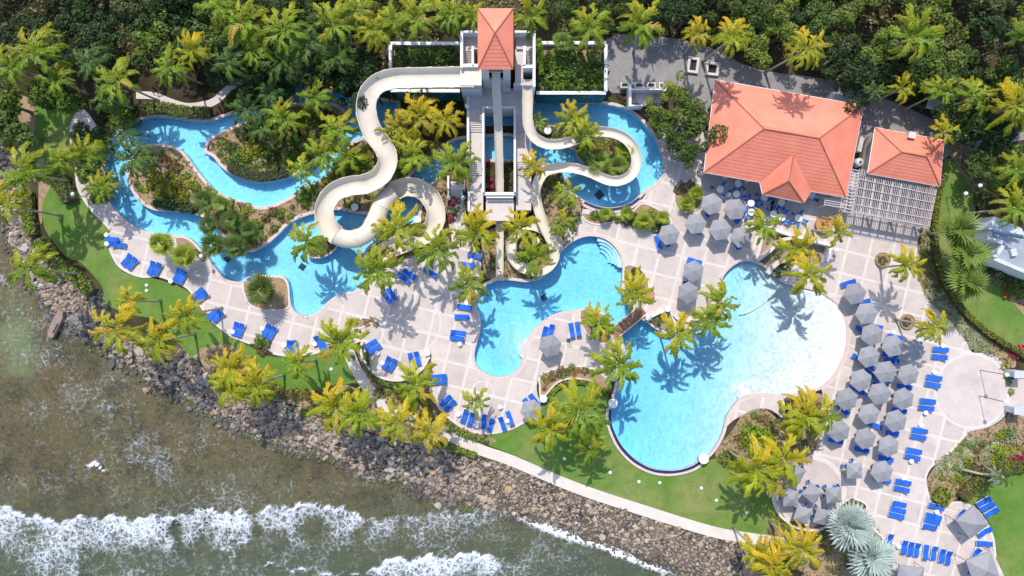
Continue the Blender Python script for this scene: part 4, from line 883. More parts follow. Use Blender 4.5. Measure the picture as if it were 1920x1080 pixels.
# roofless stone enclosure by the service road
en = thing('roofless_enclosure', 'roofless white walled enclosure with planters by the service road', 'enclosure')
for a, b in (((1179, 157), (1184, 196)), ((1244, 156), (1251, 178)), ((1184.3, 166), (1245, 168.5))): boxp('wall', a, b, 0, 1.9, M['white'], en)
boxp('wall', (1179, 196.2), (1206, 199), 0, 1.9, M['white'], en)
p, q = W(1184, 166), W(1245, 194); m = MB(); m.box(((p[0]+q[0])/2, (p[1]+q[1])/2, 0.03), (q[0]-p[0], p[1]-q[1], 0.08)); m.build('floor', M['cream'], en)
for x0, x1 in ((1164, 1178), (1191, 1206), (1214, 1229), (1236, 1250)):
    boxp('planter_box', (x0, 154.5), (x1, 164), 0, 1.1, M['white'], en); boxp('planter_soil', (x0+1.6, 156.3), (x1-1.6, 162.4), 1.1, 1.13, M['soil'], en)
p = W(1208, 182); m = MB(); m.lathe([(1.3, 0), (1.3, 0.35), (1.1, 0.42)], (p[0], p[1], 0.05), 20); m.build('round_base', M['band'], en)
for i, (x, y, dx, dy, r, l) in enumerate(((1300, 121.5, 1.5, 2.1, -8, 'stone kerbed open shaft, the narrower one beside the service road'), (1336, 128.5, 1.75, 1.75, -6, 'stone kerbed open shaft, the square one nearer the pavilion'))):
    p = WV(x, y, 0.4); t = thing('open_shaft', l, 'shaft', (p.x, p.y, 0), (0, 0, R(r)))
    m = MB(); m.box((0, dy/2-0.16, 0.2), (dx, 0.32, 0.4)); m.box((0, -dy/2+0.16, 0.2), (dx, 0.32, 0.4)); m.box((dx/2-0.16, 0, 0.195), (0.32, dy-0.64, 0.39)); m.box((-dx/2+0.16, 0, 0.195), (0.32, dy-0.64, 0.39)); m.build('kerb', M['cream'], t)
    m = MB(); m.box((0, 0, 0.02), (dx-0.6, dy-0.6, 0.04)); m.build('shaft_opening', M['dark'], t)  # flat near-black plate, painted darkness in place of a deep shaft
# service things behind the pavilion
p = WV(1581, 184, 2.2); t = thing('storage_container', 'pale metal storage box behind the large pavilion roof', 'container', (p.x, p.y, 0), (0, 0, R(-8)))
m = MB(); m.box((0, 0, 1.1), (2.7, 1.3, 2.2)); m.build('body', M['metal'], t)
for k in range(7): m = MB(); m.box((-1.2+0.4*k, 0, 2.22), (0.06, 1.25, 0.05)); m.build('roof_rib', M['metal'], t)
p = WV(1764, 195, 2.4); t = thing('shed', 'open shed with sloping pale metal roof below green palms', 'shed', (p.x, p.y, 0), (0, 0, R(-14)))
m = MB(); m.box((0, 0, 2.4), (3.4, 1.9, 0.06), 0, 0, R(10)); m.build('roof', M['metal'], t)
for k in range(9): m = MB(); m.box((-1.55+0.39*k, 0, 2.45), (0.05, 1.9, 0.06), 0, 0, R(10)); m.build('roof_rib', M['metal'], t)
for sx_ in (-1.5, 1.5):
    for sy_ in (-0.8, 0.8): m = MB(); m.tube([(sx_, sy_, 0), (sx_, sy_, 2.35+sy_*0.17)], 0.05, 6); m.build('post', M['steel'], t)
p = WV(1616, 268, 1.2); t = thing('storage_rack', 'low timber rack in the alley between pavilions', 'rack', (p.x, p.y, 0), (0, 0, R(-12)))
m = MB(); m.box((0, 0, 0.5), (0.5, 2.2, 0.9)); m.build('crate_body', M['cream'], t); m = MB(); m.box((0, 0, 0.98), (0.55, 2.25, 0.06)); m.build('board', M['pergola'], t)
p = WV(1612, 304, 1.0); t = thing('water_tank', 'round pale water tank in the alley between pavilions', 'tank', (p.x, p.y, 0))
m = MB(); m.lathe([(0.55, 0.0), (0.6, 0.1), (0.6, 0.9), (0.5, 1.1), (0.12, 1.18)], n=18); m.build('tank_body', M['metal'], t, smooth_=True)
m = MB(); m.lathe([(0.15, 1.18), (0.15, 1.26)], n=10); m.build('lid', M['steel'], t)
# low curved walls round sitting bays
wall_strip('low_wall', "681,640 678,658 686,677 698,694 718,707 745,712 770,707 792,691 806,668", 0.34, -0.05, 0.62, 'band', None, 'low cream wall curving round the lounger bay beside seaside path')
wall_strip('low_wall', "1449,915 1449,935 1459,962 1486,984 1515,992 1545,987 1566,967", 0.34, -0.05, 0.5, 'band', None, 'low cream wall curving round the dining terrace')
# footbridge
br = thing('footbridge', 'short brown plank footbridge over the channel joining two pools', 'bridge')
a, b = WV(1150, 627, 0.4), WV(1207, 580, 0.4); d = (b-a); L = d.length; ang = math.atan2(d.y, d.x); nn = 15
for i in range(nn):
    p = a.lerp(b, (i+0.5)/nn); z = 0.12+0.28*math.sin(math.pi*(i+0.5)/nn); m = MB(); m.box((0, 0, 0), (L/nn-0.03, 1.35, 0.07)); m.build('plank', M['wood'], br, loc=(p.x, p.y, z), rot=(0, 0, ang))
for sgn in (-1, 1):
    sv = Vector((-d.y, d.x, 0)).normalized()*0.74*sgn; m = MB()
    m.tube([Vector((a.lerp(b, k/8)+sv).xy.to_3d())+Vector((0, 0, 0.22+0.28*math.sin(math.pi*k/8))) for k in range(9)], 0.1, 6); m.build('side_beam', M['coping'], br)
# broken concrete slab in the shallows
p = WV(104, 606, -0.6); t = thing('concrete_slab', 'broken concrete slab lying in the shallow sea by the rocks', 'slab', (p.x, p.y, -1.45), (R(3), R(-4), R(62)))
m = MB(); m.prism([(-1.9, -0.5), (1.2, -0.55), (1.9, -0.25), (2.0, 0.4), (0.2, 0.5), (-1.5, 0.42), (-2.0, 0.1)], 0, 1.0); m.build('slab_body', M['ramp'], t); m = MB(); m.prism([(-1.2, -0.3), (0.3, -0.35), (0.2, 0.3), (-0.9, 0.3)], 1.0, 1.22); m.build('broken_top', M['ramp'], t)
# ---------------------------------------------------------------- labels that single out one of many
ZONES = [(60, 60, 'in the shady wood corner above the dirt path'), (60, 320, 'along the dirt path beside the rocks'), (110, 150, 'by the shady lawn corner'), (60, 500, 'on the rocks beside the lawn hedge'),
 (200, 300, 'at the outer bend of the lazy river'), (310, 345, 'on the lazy river peninsula'), (330, 120, 'by the garden path above the river'), (430, 435, 'where river peninsula meets the water'), (320, 470, 'on deck inside the river bend'), (460, 60, 'in the wood above the lazy river'),
 (500, 270, 'on the round river island'), (560, 110, 'in the thicket above the river channel'), (590, 340, 'between river channel and twisting flume'), (690, 50, 'behind the wide flume'), (790, 240, 'inside the bend of the wide flume'), (590, 460, 'on the islet under the flume ring'),
 (230, 490, 'on the lawn-side lounger row'), (400, 590, 'on the curved deck above the shore lawn'), (230, 610, 'among rocks below the shore lawn'), (440, 700, 'on the shore below the deck edge'), (550, 655, 'on the deck tip above the lawn'), (640, 770, 'between seaside path and rocks'), (790, 800, 'along the start of seaside path'),
 (730, 665, 'in the walled lounger bay'), (760, 520, 'at the end of the wide flume'), (880, 480, 'beside the straight slide foot'), (860, 600, 'on deck beside the irregular pool'), (850, 770, 'on deck edge near the lawn steps'), (990, 450, 'inside the lower slide loop'),
 (860, 330, 'beside the terrace stairs'), (930, 320, 'in the void under the straight slide'), (800, 125, 'in the mural planter under the flume'), (1070, 130, 'in the mural planter by the splash pool'), (900, 30, 'behind the slide tower'), (1100, 290, 'on the splash pool island'), (1160, 410, 'in the bed below the splash pool'), (1060, 400, 'beside the narrow slide run'),
 (1200, 50, 'above the service road'), (1270, 220, 'between splash pool and large pavilion'), (1210, 160, 'at the roofless enclosure'), (1400, 50, 'in the wood above the open shafts'), (1600, 80, 'in the wood behind the large pavilion'), (1800, 80, 'in the wood above the metal shed'), (1790, 200, 'around the metal shed'),
 (1340, 410, 'on the pavilion umbrella deck'), (1460, 390, 'under the pavilion porch eaves'), (1290, 365, 'in the round bed by the umbrellas'), (1490, 470, 'above the beach pool by the ramp'), (1670, 390, 'under the pergola'), (1690, 500, 'on the open deck below the pergola'),
 (1195, 540, 'at the footbridge head'), (1110, 610, 'at the footbridge foot'), (1290, 600, 'on the spit between the two pools'), (1030, 640, 'on deck between the two pools'), (1080, 770, 'on the mound by the infinity edge'), (1000, 770, 'on deck beside the crescent bed'), (1240, 920, 'on the lawn below the infinity edge'), (1420, 870, 'beside the infinity pool corner'),
 (1640, 600, 'beside the white beach entry'), (1660, 720, 'in the umbrella field'), (1600, 800, 'at the lower umbrella field'), (1500, 780, 'in the bed below the beach pool'), (1760, 610, 'by the pale flower bed'), (1820, 730, 'at the round plaza'), (1740, 740, 'in the column beside the plaza'), (1710, 880, 'in the column below the plaza'),
 (1520, 925, 'on the round dining terrace'), (1610, 1000, 'by the silver palms'), (1470, 1040, 'at the lower shore corner'), (1740, 970, 'on the lower deck'), (1735, 1040, 'in the row by the cabanas'), (1830, 1000, 'at the lawn cabanas'), (1850, 840, 'in the bed below the plaza'), (1880, 930, 'on the lower lawn'), (1815, 480, 'along the curved lawn hedge'), (1900, 330, 'by the upper lawn edge'), (1890, 430, 'beside the pale villa')]
ORD = ('first second third fourth fifth sixth seventh eighth ninth tenth eleventh twelfth thirteenth fourteenth fifteenth sixteenth seventeenth eighteenth nineteenth twentieth'.split() + ['twenty-'+o for o in 'first second third fourth fifth sixth seventh eighth ninth'.split()] + ['thirtieth'] + ['thirty-'+o for o in 'first second third fourth fifth sixth seventh eighth ninth'.split()] + ['fortieth'])
ITEMS = []
def zone(px, py): return min(ZONES, key=lambda z: (z[0]-px)**2+(z[1]-py)**2)[2]
def item(o, px, py, base, cat, group, zn=None):
    o['category'] = cat; o['group'] = group; ITEMS.append((o, px, py, base, zn or zone(px, py))); return o
def finish_labels():
    G = {}
    for it in ITEMS: G.setdefault((it[3], it[4]), []).append(it)
    for (base, z), L in G.items():
        if len(L) == 1: L[0][0]['label'] = f'{base} {z}'; continue
        xs_ = [l[1] for l in L]; ys_ = [l[2] for l in L]; hor = max(xs_)-min(xs_) >= max(ys_)-min(ys_)
        L.sort(key=lambda l: l[1] if hor else l[2])
        for i, l in enumerate(L):
            if i == len(L)-1 and len(L) > 1: w_ = 'rightmost' if hor else 'lowest'
            elif i == 0: w_ = 'leftmost' if hor else 'topmost'
            else: w_ = (ORD[i] if i < len(ORD) else f'number {i+1}') + (' from left' if hor else ' from top')
            l[0]['label'] = f'{base} {z}, {w_}'
# ---------------------------------------------------------------- sun loungers
def lounger():
    t = obj('sun_lounger', None)
    m = MB()
    for s in (-1, 1): m.box((0, s*0.33, 0.30), (1.95, 0.05, 0.06))
    m.box((-0.97, 0, 0.30), (0.05, 0.7, 0.06)); m.box((0.97, 0, 0.30), (0.05, 0.7, 0.06)); m.build('frame', M['plastic'], t)
    for sx_ in (-0.8, 0.75):
        for s in (-1, 1): mm = MB(); mm.box((sx_, s*0.33, 0.14), (0.06, 0.05, 0.27)); mm.build('leg', M['plastic'], t)
    m = MB(); n = 6
    V = []
    for k in range(n+1):
        x = -0.98+1.28*k/n; z = 0.40+0.03*math.sin(k/n*5)
        V += [(x, -0.33, z-0.07), (x, -0.33, z), (x, 0.33, z), (x, 0.33, z-0.07)]
    F = [(4*k+a, 4*k+(a+1) % 4, 4*k+4+(a+1) % 4, 4*k+4+a) for k in range(n) for a in range(4)] + [(0, 1, 2, 3), (4*n+3, 4*n+2, 4*n+1, 4*n)]
    m.add(V, F); m.build('seat_cushion', M['blue'], t)
    m = MB(); m.box((0.63, 0, 0.53), (0.72, 0.66, 0.07), 0, 0, 0, -R(24)); m.build('back_cushion', M['blue'], t)
    m = MB(); m.box((0.80, 0, 0.66), (0.24, 0.5, 0.09), 0, 0, 0, -R(24)); m.build('head_roll', M['blue'], t)
    return t
LP = lounger(); first = [True]
def clone(proto, flag):
    if flag[0]: flag[0] = False; return proto
    return copy_tree(proto)
LOUNGE = [(212,449,5),(222,459,7),(238,487,-49),(248,494,-49),(284,502,-66),(295,505,-66),(333,515,-62),(342,520,-62),(371,549,-38),(379,557,-38),(400,587,-42),(409,594,-42),(441,616,-70),(451,619,-70),(500,619,-60),(510,624,-60),(542,651,-82),(554,651,-98),(598,642,65),(607,647,65),
 (726,557,52),(735,551,52),(872,576,8),(866,594,1),(859,624,8),(857,634,8),(695,645,-30),(702,654,-30),(725,680,-60),(736,685,-60),(771,675,78),(783,672,78),(824,706,-7),(824,716,-7),(836,751,-46),(844,760,-46),(871,780,-70),(883,786,-72),(907,790,-84),(920,797,-76),(942,794,72),(956,784,72),
 (1002,750,52),(991,758,52),(1021,625,-75),(1033,621,-80),(1072,619,80),(1084,617,80),(890,479,12),(877,497,12),(757,521,35),(768,514,35),(807,511,30),
 (1590,531,-20),(1619,567,-15),(1677,632,10),(1763,655,8),(1761,669,8),(1751,708,10),(1748,721,10),(1739,752,8),(1736,765,8),(1724,807,10),(1721,819,10),(1713,845,12),(1710,857,12),(1693,904,12),(1690,917,12),(1686,945,12),(1683,956,12),(1680,967,12),
 (1755,950,14),(1750,968,14),(1747,977,14),(1743,988,14),(1844,941,-30),(1851,950,-30),(1859,961,-30),(1801,967,-55),(1845,1019,3),(1846,998,-35),(1829,1040,-60),(1821,1064,-76),(1668,1014,-80),(1695,1026,-81),(1707,1029,-81),(1719,1031,-81),(1736,1035,-81),(1751,1037,-81),(1766,1042,-81),(1778,1046,-81),(1686,1076,-80),
 (1234,455,75),(1249,450,75),(1387,407,-55),(1332,395,-60),(1344,439,40),(1380,455,70),(1302,432,20),(1302,490,15),(1287,540,80),(1640,612,15),(1616,620,30),(1610,672,30),(1627,683,35),(1630,700,40),(1604,728,40),(1613,733,40),(1575,762,45),(1580,768,45),(1656,712,12),(1649,722,12),(1668,665,10),(1671,676,10),(1713,644,5),(1639,797,20),(1646,880,60),(1655,900,10),(1695,725,10),(1685,770,10),(1672,812,10),(1615,843,12),(1660,860,12),(1566,826,12)]
for px, py, a in LOUNGE:
    o = clone(LP, first); p = W(px, py, 0.4); o.location = (p[0], p[1], 0.045); flip = 1 if py < 700 else 0
    o.rotation_euler = (0, 0, R(-a + (0 if rng.random() < 0.9 else 180)+rng.uniform(-2, 2))); item(o, px, py, 'blue cushioned sun lounger', 'sun lounger', 'blue sun loungers on the deck')
# ---------------------------------------------------------------- side tables
def side_table():
    t = obj('side_table', None); m = MB(); m.lathe([(0.3, 0.42), (0.31, 0.45), (0.29, 0.47)], n=16); m.build('table_top', M['plastic'], t)
    m = MB(); m.lathe([(0.17, 0), (0.17, 0.03), (0.05, 0.06), (0.04, 0.42)], n=10); m.build('pedestal', M['plastic'], t); return t
TP = side_table(); ft = [True]
for px, py in [(199,440),(200,457),(320,527),(491,616),(533,647),(590,645),(707,662),(717,680),(862,645),(938,763),(859,777),(894,798),(951,789),(1768,648),(1753,698),(1736,774),(1727,797),(1709,865),(1694,896),(1757,960),(1685,1025),(1676,623),(768,505),(885,488),(1367,365),(1766,650),(436,622),(875,568)]:
    if (px, py) in ((1766, 650),): continue
    o = clone(TP, ft); p = W(px, py, 0.45); o.location = (p[0], p[1], 0.045); item(o, px, py, 'small round white side table', 'side table', 'white side tables by loungers')
# ---------------------------------------------------------------- umbrellas
def umbrella(nside, r, name, rise=0.5):
    t = obj(name, None); H = 2.55; V = [(0, 0, H+rise*0.45)]; F = []; n = nside
    for k in range(n):
        a = 2*math.pi*k/n; V.append((0.55*r*math.cos(a), 0.55*r*math.sin(a), H-0.02+0.0)); 
    for k in range(n):
        a = 2*math.pi*k/n; V.append((r*math.cos(a), r*math.sin(a), H-rise*0.45))
    for k in range(n):
        a = 2*math.pi*k/n; V.append((r*math.cos(a), r*math.sin(a), H-rise*0.45-0.12))
    mids = []
    for k in range(n):     # sagging rim between ribs
        a, b = Vector(V[1+n+k]), Vector(V[1+n+(k+1) % n]); mm = (a+b)/2*0.985; mm.z = a.z-0.03; mids.append(len(V)); V.append(tuple(mm)); V.append((mm.x, mm.y, mm.z-0.11))
    for k in range(n):
        j = (k+1) % n; F.append((0, 1+k, 1+j)); F += [(1+k, 1+n+k, mids[k]), (1+k, mids[k], 1+j), (1+j, mids[k], 1+n+j)]
        F += [(1+n+k, 1+2*n+k, mids[k]+1, mids[k]), (mids[k], mids[k]+1, 1+2*n+j, 1+n+j)]
    obj('canopy', mesh('canopy', V, F, M['canvas']), t)
    m = MB(); m.tube([(0, 0, 0.1), (0, 0, H+0.15)], 0.03, 8); m.build('pole', M['pole'], t)
    m = MB(); m.lathe([(0.3, 0), (0.3, 0.07), (0.06, 0.12), (0.06, 0.3)], n=14); m.build('base', M['steel'], t)
    for k in range(n):
        a = 2*math.pi*k/n; m = MB(); m.tube([(0, 0, H+rise*0.42-0.02), (r*0.55*math.cos(a), r*0.55*math.sin(a), H-0.06), (r*0.98*math.cos(a), r*0.98*math.sin(a), H-rise*0.45-0.03)], 0.014, 4); m.build('rib', M['pole'], t)
    m = MB(); m.lathe([(0.05, 0), (0.06, 0.05), (0.015, 0.14)], (0, 0, H+rise*0.45-0.01), 8); m.build('finial', M['canvas'], t)
    return t
U6 = umbrella(6, 1.5, 'sun_umbrella'); f6 = [True]
for px, py, a in [(1255,440,12),(1306,420,5),(1336,381,20),(1379,393,5),(1351,430,8),(1391,443,14),(1302,508,24),(1291,549,26),(1605,551,10),(1626,588,5),(1636,628,22),(1675,650,12),(1714,658,18),(1631,668,15),(1661,697,8),(1705,703,14),(1615,713,20),(1651,738,10),(1694,748,24),(1589,748,18),(1632,776,12),(1681,790,16),(1575,808,20),(1624,824,14),(1668,838,25),(1655,886,10),(1031,648,14),(995,770,12)]:
    o = clone(U6, f6); p = W(px, py, 2.6); o.location = (p[0], p[1], 0.045); o.rotation_euler = (R(rng.uniform(-2, 2)), R(rng.uniform(-2, 2)), R(a)); o.scale = (rng.uniform(0.97, 1.04),)*3
    item(o, px, py, 'grey hexagonal sun umbrella', 'umbrella', 'grey hexagonal umbrellas')
U4 = umbrella(4, 1.42, 'dining_umbrella', 0.55); f4 = [True]
DIN = [(1604,884,47),(1494,889,18),(1525,926,5),(1565,930,50),(1484,936,48),(1507,966,25),(1544,971,28)]
for px, py, a in DIN:
    o = clone(U4, f4); p = W(px, py, 2.6); o.location = (p[0], p[1], 0.045); o.rotation_euler = (0, 0, R(a)); item(o, px, py, 'small square grey dining umbrella', 'umbrella', 'square dining umbrellas')
# dining sets: a table, and chairs round it
def dining_table():
    t = obj('dining_table', None); m = MB(); m.lathe([(0.46, 0.70), (0.48, 0.72), (0.46, 0.74)], n=18); m.build('table_top', M['plastic'], t)
    m = MB(); m.lathe([(0.26, 0), (0.26, 0.03), (0.05, 0.08), (0.05, 0.70)], n=10); m.build('pedestal', M['plastic'], t); return t
def chair():
    t = obj('patio_chair', None); m = MB(); m.box((0, 0, 0.43), (0.46, 0.46, 0.04)); m.build('seat', M['bluemesh'], t)
    m = MB(); m.box((-0.25, 0, 0.68), (0.04, 0.46, 0.48), 0, 0, 0, -R(12)); m.build('backrest', M['bluemesh'], t)
    for sx_ in (-0.2, 0.2):
        for s in (-0.2, 0.2): m = MB(); m.tube([(sx_, s, 0), (sx_, s, 0.42)], 0.018, 5); m.build('leg', M['plastic'], t)
    for s in (-0.25, 0.25): m = MB(); m.tube([(-0.24, s, 0.64), (0.2, s, 0.62), (0.2, s, 0.42)], 0.018, 5); m.build('armrest', M['plastic'], t)
    return t
DT = dining_table(); fd = [True]; CH = chair(); fc = [True]
SETS = [(p[0], p[1], 4, 0.95, 1) for p in DIN]
SETS += [(1384,344,4,0.85,0),(1381,364,4,0.85,0),(1408,381,6,0.82,0),(1350,355,3,0.85,0),(1433,370,4,0.85,0),(1409,398,4,0.85,0),(1450,401,4,0.85,0),(1466,408,4,0.85,0),(1497,409,5,0.85,0),(1465,380,4,0.85,0),(1522,366,3,0.85,0)]
for px, py, n, rad, um in SETS:
    o = clone(DT, fd); p = W(px, py, 2.6 if um else 0.7); o.location = (p[0]+(0.35 if um else 0), p[1], 0.045); item(o, px, py, 'round white dining table', 'table', 'round dining tables'); a0 = rng.uniform(0, 6)
    for k in range(n):
        a = a0+2*math.pi*k/n+rng.uniform(-0.2, 0.2); c = clone(CH, fc); r_ = rad+rng.uniform(-0.05, 0.15); c.location = (p[0]+(0.35 if um else 0)+r_*math.cos(a), p[1]+r_*math.sin(a), 0.045); c.rotation_euler = (0, 0, a+math.pi+rng.uniform(-0.3, 0.3))
        item(c, px+14*r_*math.cos(a), py-14*r_*math.sin(a), 'blue mesh patio chair', 'chair', 'blue patio chairs at the dining tables')
# cabanas
def cabana(px, py, ang, sz, label):
    p = W(px, py, 2.7); t = thing('cabana', label, 'cabana', (p[0], p[1], 0.045), (0, 0, R(ang)), 'fabric cabanas at the lower deck'); h = sz/2
    V = [(0, 0, 3.2)] + [(x*h, y*h, 2.35) for x, y in ((-1, -1), (1, -1), (1, 1), (-1, 1))] + [(x*h, y*h, 2.12) for x, y in ((-1, -1), (1, -1), (1, 1), (-1, 1))]
    F = [(0, 1+k, 1+(k+1) % 4) for k in range(4)] + [(1+k, 5+k, 5+(k+1) % 4, 1+(k+1) % 4) for k in range(4)]
    obj('canopy', mesh('canopy', V, F, M['canvas']), t)
    for x, y in ((-1, -1), (1, -1), (1, 1), (-1, 1)):
        m = MB(); m.tube([(x*h*0.98, y*h*0.98, 0), (x*h*0.98, y*h*0.98, 2.34)], 0.04, 6); m.build('post', M['pole'], t)
    for k in range(4):
        a, b = Vector(V[1+k])*0.98, Vector(V[1+(k+1) % 4])*0.98; m = MB(); m.tube([a, b], 0.03, 5); m.build('frame_rail', M['pole'], t)
    for sx_, sy_ in ((-1, 1), (-1, -1), (1, 1)):
        m = MB(); m.tube([(sx_*h*0.98, sy_*h*0.98, 2.2), (sx_*(h+1.0), sy_*(h+0.25), 0.02)], 0.012, 4); m.build('guy_rope', M['pole'], t)
cabana(1826, 981, 38, 3.1, 'grey pyramid cabana at the deck edge, uppermost of the three'); cabana(1846, 1068, 20, 3.5, 'grey pyramid cabana with slotted roof against the lower lawn'); cabana(1709, 1088, -8, 3.3, 'grey pyramid cabana below the lounger row')
# round stone pedestals, pots, small lights, racks
def pedestal(px, py, r, z, label):
    p = W(px, py, z); t = thing('round_pedestal', label, 'pedestal', (p[0], p[1], 0))
    m = MB(); m.lathe([(r*0.9, 0), (r*0.9, z-0.15)], n=22); m.build('shaft', M['cream'], t); m = MB(); m.lathe([(r, 0), (r*1.04, 0.06), (r*0.98, 0.15), (r*0.6, 0.19)], (0, 0, z-0.15), 22); m.build('cap', M['white'], t, smooth_=False)
for a in ((1150, 757, 0.62, 0.9, 'round cream pedestal at the upper end of infinity edge'), (1320, 861, 0.66, 1.0, 'round white pedestal at the lower end of infinity edge'), (1216, 595, 0.45, 1.0, 'round white pedestal beside the plank footbridge'), (1252, 579, 0.42, 1.0, 'round white pedestal on the spit between the pools'), (1019, 748, 0.5, 0.8, 'round cream pedestal at the end of crescent bed'), (801, 662, 0.4, 0.9, 'round cream pedestal at the end of low wall')): pedestal(*a)
wall_strip('low_wall', "1218,594 1232,587 1250,580", 0.3, 0, 0.7, 'white', None, 'short white wall between two round pedestals near footbridge')
wall_strip('low_wall', "1262,590 1275,600 1305,600 1330,585", 0.3, 0, 0.45, 'band', None, 'low cream wall along the palm bed between pools')
def pot(px, py, r, h, label, mt='terracotta'):
    p = W(px, py, h); t = thing('round_planter', label, 'planter', (p[0], p[1], 0.04))
    m = MB(); m.lathe([(r*0.8, 0), (r, h*0.5), (r, h), (r*0.86, h), (r*0.84, h-0.08)], n=24); m.build('bowl', M[mt], t, smooth_=False); return t, p
pot(1219, 552, 0.62, 0.6, 'round terracotta planter at the footbridge head'); pot(1656, 487, 1.02, 0.35, 'round planter with spiky plant on open deck below pergola', 'mulch'); pot(1702, 603, 1.02, 0.3, 'round planter with brown plant near pale flower bed', 'mulch'); pot(1546, 421, 1.15, 0.7, 'round terracotta planter with large bromeliad above the ramp')
def lamp_post(px, py, h, label):
    p = W(px, py, h); t = thing('lamp_post', label, 'lamp post', (p[0], p[1], 0)); m = MB(); m.tube([(0, 0, 0), (0, 0, h-0.25)], 0.05, 6); m.build('post', M['pole'], t)
    m = MB(); m.lathe([(0.05, -0.28), (0.22, -0.14), (0.28, 0), (0.22, 0.15), (0.05, 0.24)], (0, 0, h), 12); m.build('globe', M['lamp'], t, smooth_=True)
for a in ((136, 364, 3.0, 'globe lamp post in the hedge by the river path'), (163, 355, 2.4, 'globe lamp post on the river path'), (1811, 363, 4, 'dark lamp post standing on the curved lawn'), (1838, 348, 4, 'dark lamp post by the upper lawn shrubs'), (1888, 703, 5, 'tall lamp post at the round plaza, upper one'), (1886, 754, 5, 'tall lamp post at the round plaza, lower one'), (377, 480, 2.8, 'lamp post in the bed inside the river bend'), (1568, 470, 1.0, 'short lamp post on deck beside the ramp'), (675, 600, 2.5, 'globe lamp post at the small bed by lounger bay'), (1187, 497, 1.2, 'small globe lamp at the irregular pool planter')): lamp_post(*a)
def spotlight():
    t = obj('lawn_spotlight', None); m = MB(); m.lathe([(0.2, 0), (0.22, 0.1), (0.14, 0.16)], n=10); m.build('housing', M['plastic'], t); m = MB(); m.lathe([(0.12, 0.16), (0.12, 0.19)], n=8); m.build('lens', M['lamp'], t); return t
SPT = spotlight(); fs = [True]
for px, py in [(1144,886),(1237,905),(1315,915),(1343,938),(1400,961),(621,692),(275,535),(1058,860),(1198,903),(275,545)]:
    o = clone(SPT, fs); p = W(px, py); o.location = (p[0], p[1], -0.03); item(o, px, py, 'small white lawn spotlight', 'spotlight', 'white spotlights in the lawns')
def rail(px, py, a, label):
    p = W(px, py); t = thing('pool_handrail', label, 'handrail', (p[0], p[1], 0.05), (0, 0, R(a)))
    for s in (-0.3, 0.3): m = MB(); m.tube([(-0.4, s, 0), (-0.4, s, 0.8), (0, s, 0.95), (0.4, s, 0.6), (0.5, s, -0.1)], 0.03, 6); m.build('rail_tube', M['metal'], t)
rail(640, 555, 60, 'steel pool handrail on the river lobe edge'); rail(572, 585, 80, 'steel pool handrail at the lowest river lobe'); rail(1238, 318, 190, 'steel pool handrail at splash pool bend'); rail(1385, 508, -60, 'steel pool handrail at the beach pool top')
p = W(1066, 638); t = thing('towel_rack', 'dark steel towel rack on deck between the two pools', 'rack', (p[0], p[1], 0.045), (0, 0, R(-10)))
for k in range(3): m = MB(); m.tube([(-0.4, 0, 0.5+0.35*k), (0.4, 0, 0.5+0.35*k)], 0.025, 5); m.build('bar', M['steel'], t)
m = MB(); m.tube([(0, 0, 0), (0, 0, 1.4)], 0.035, 6); m.build('stand', M['steel'], t); m = MB(); m.box((0, 0, 0.02), (0.5, 0.5, 0.04)); m.build('foot', M['steel'], t)
# tanks / pumps seen inside the flume rings
for px, py, l in ((665, 388, 'round white pump filter inside the first flume ring'), (783, 412, 'round dark pump filter inside the second flume ring'), (1027, 245, 'white ringed pump filter beside the narrow slide'), (1005, 452, 'small white pump filter inside the lower slide loop')):
    p = W(px, py, 0.9); t = thing('pump_filter', l, 'filter tank', (p[0], p[1], 0.02)); m = MB(); m.lathe([(0.5, 0), (0.5, 0.6), (0.4, 0.8)], n=16); m.build('tank', M['steel'], t); m = MB(); m.lathe([(0.42, 0.8), (0.5, 0.84), (0.42, 0.9), (0.24, 0.9), (0.24, 0.84)], n=16); m.build('rim', M['plastic'], t)
# ---------------------------------------------------------------- shore rocks
ico = bmesh.new(); bmesh.ops.create_icosphere(ico, subdivisions=1, radius=1); IV = np.array([v.co[:] for v in ico.verts]); IF = [tuple(v.index for v in f.verts) for f in ico.faces]; ico.free()
nr = np.random.default_rng(5)
def rockgeo(seed, rough=0.38):
    r = np.random.default_rng(seed); d = r.uniform(1-rough, 1+rough, len(IV)); return IV*d[:, None]*np.array([1, r.uniform(0.7, 1), r.uniform(0.55, 0.8)])
ROCKM = [mesh('rock', rockgeo(s), IF, M['rock']) for s in range(9)]
def bank_points(n, lo=-0.6, hi=1.0):
    out = []
    while len(out) < n:
        x = nr.uniform(-72, 36, 4000); y = nr.uniform(-42, 22, 4000); ok = inpoly(BANKPOLY, x, y) & (np.abs(x) < 71)
        dl = seg_dist(LOWw, x, y); ok |= (inpoly(SEAPOLY, x, y) & (dl < 1.0) & (nr.random(4000) < 0.45))
        out += list(zip(x[ok], y[ok]))
    return out[:n]
PAL = [(0.40, 0.31, 0.23), (0.46, 0.38, 0.30), (0.36, 0.26, 0.17), (0.42, 0.27, 0.15), (0.20, 0.18, 0.165), (0.30, 0.255, 0.215), (0.10, 0.095, 0.10), (0.42, 0.37, 0.32), (0.15, 0.14, 0.145), (0.075, 0.075, 0.085), (0.24, 0.215, 0.19)]
placed = []
bp_ = bank_points(2600); zz, _, _, _ = terrain_z([p[0] for p in bp_], [p[1] for p in bp_])
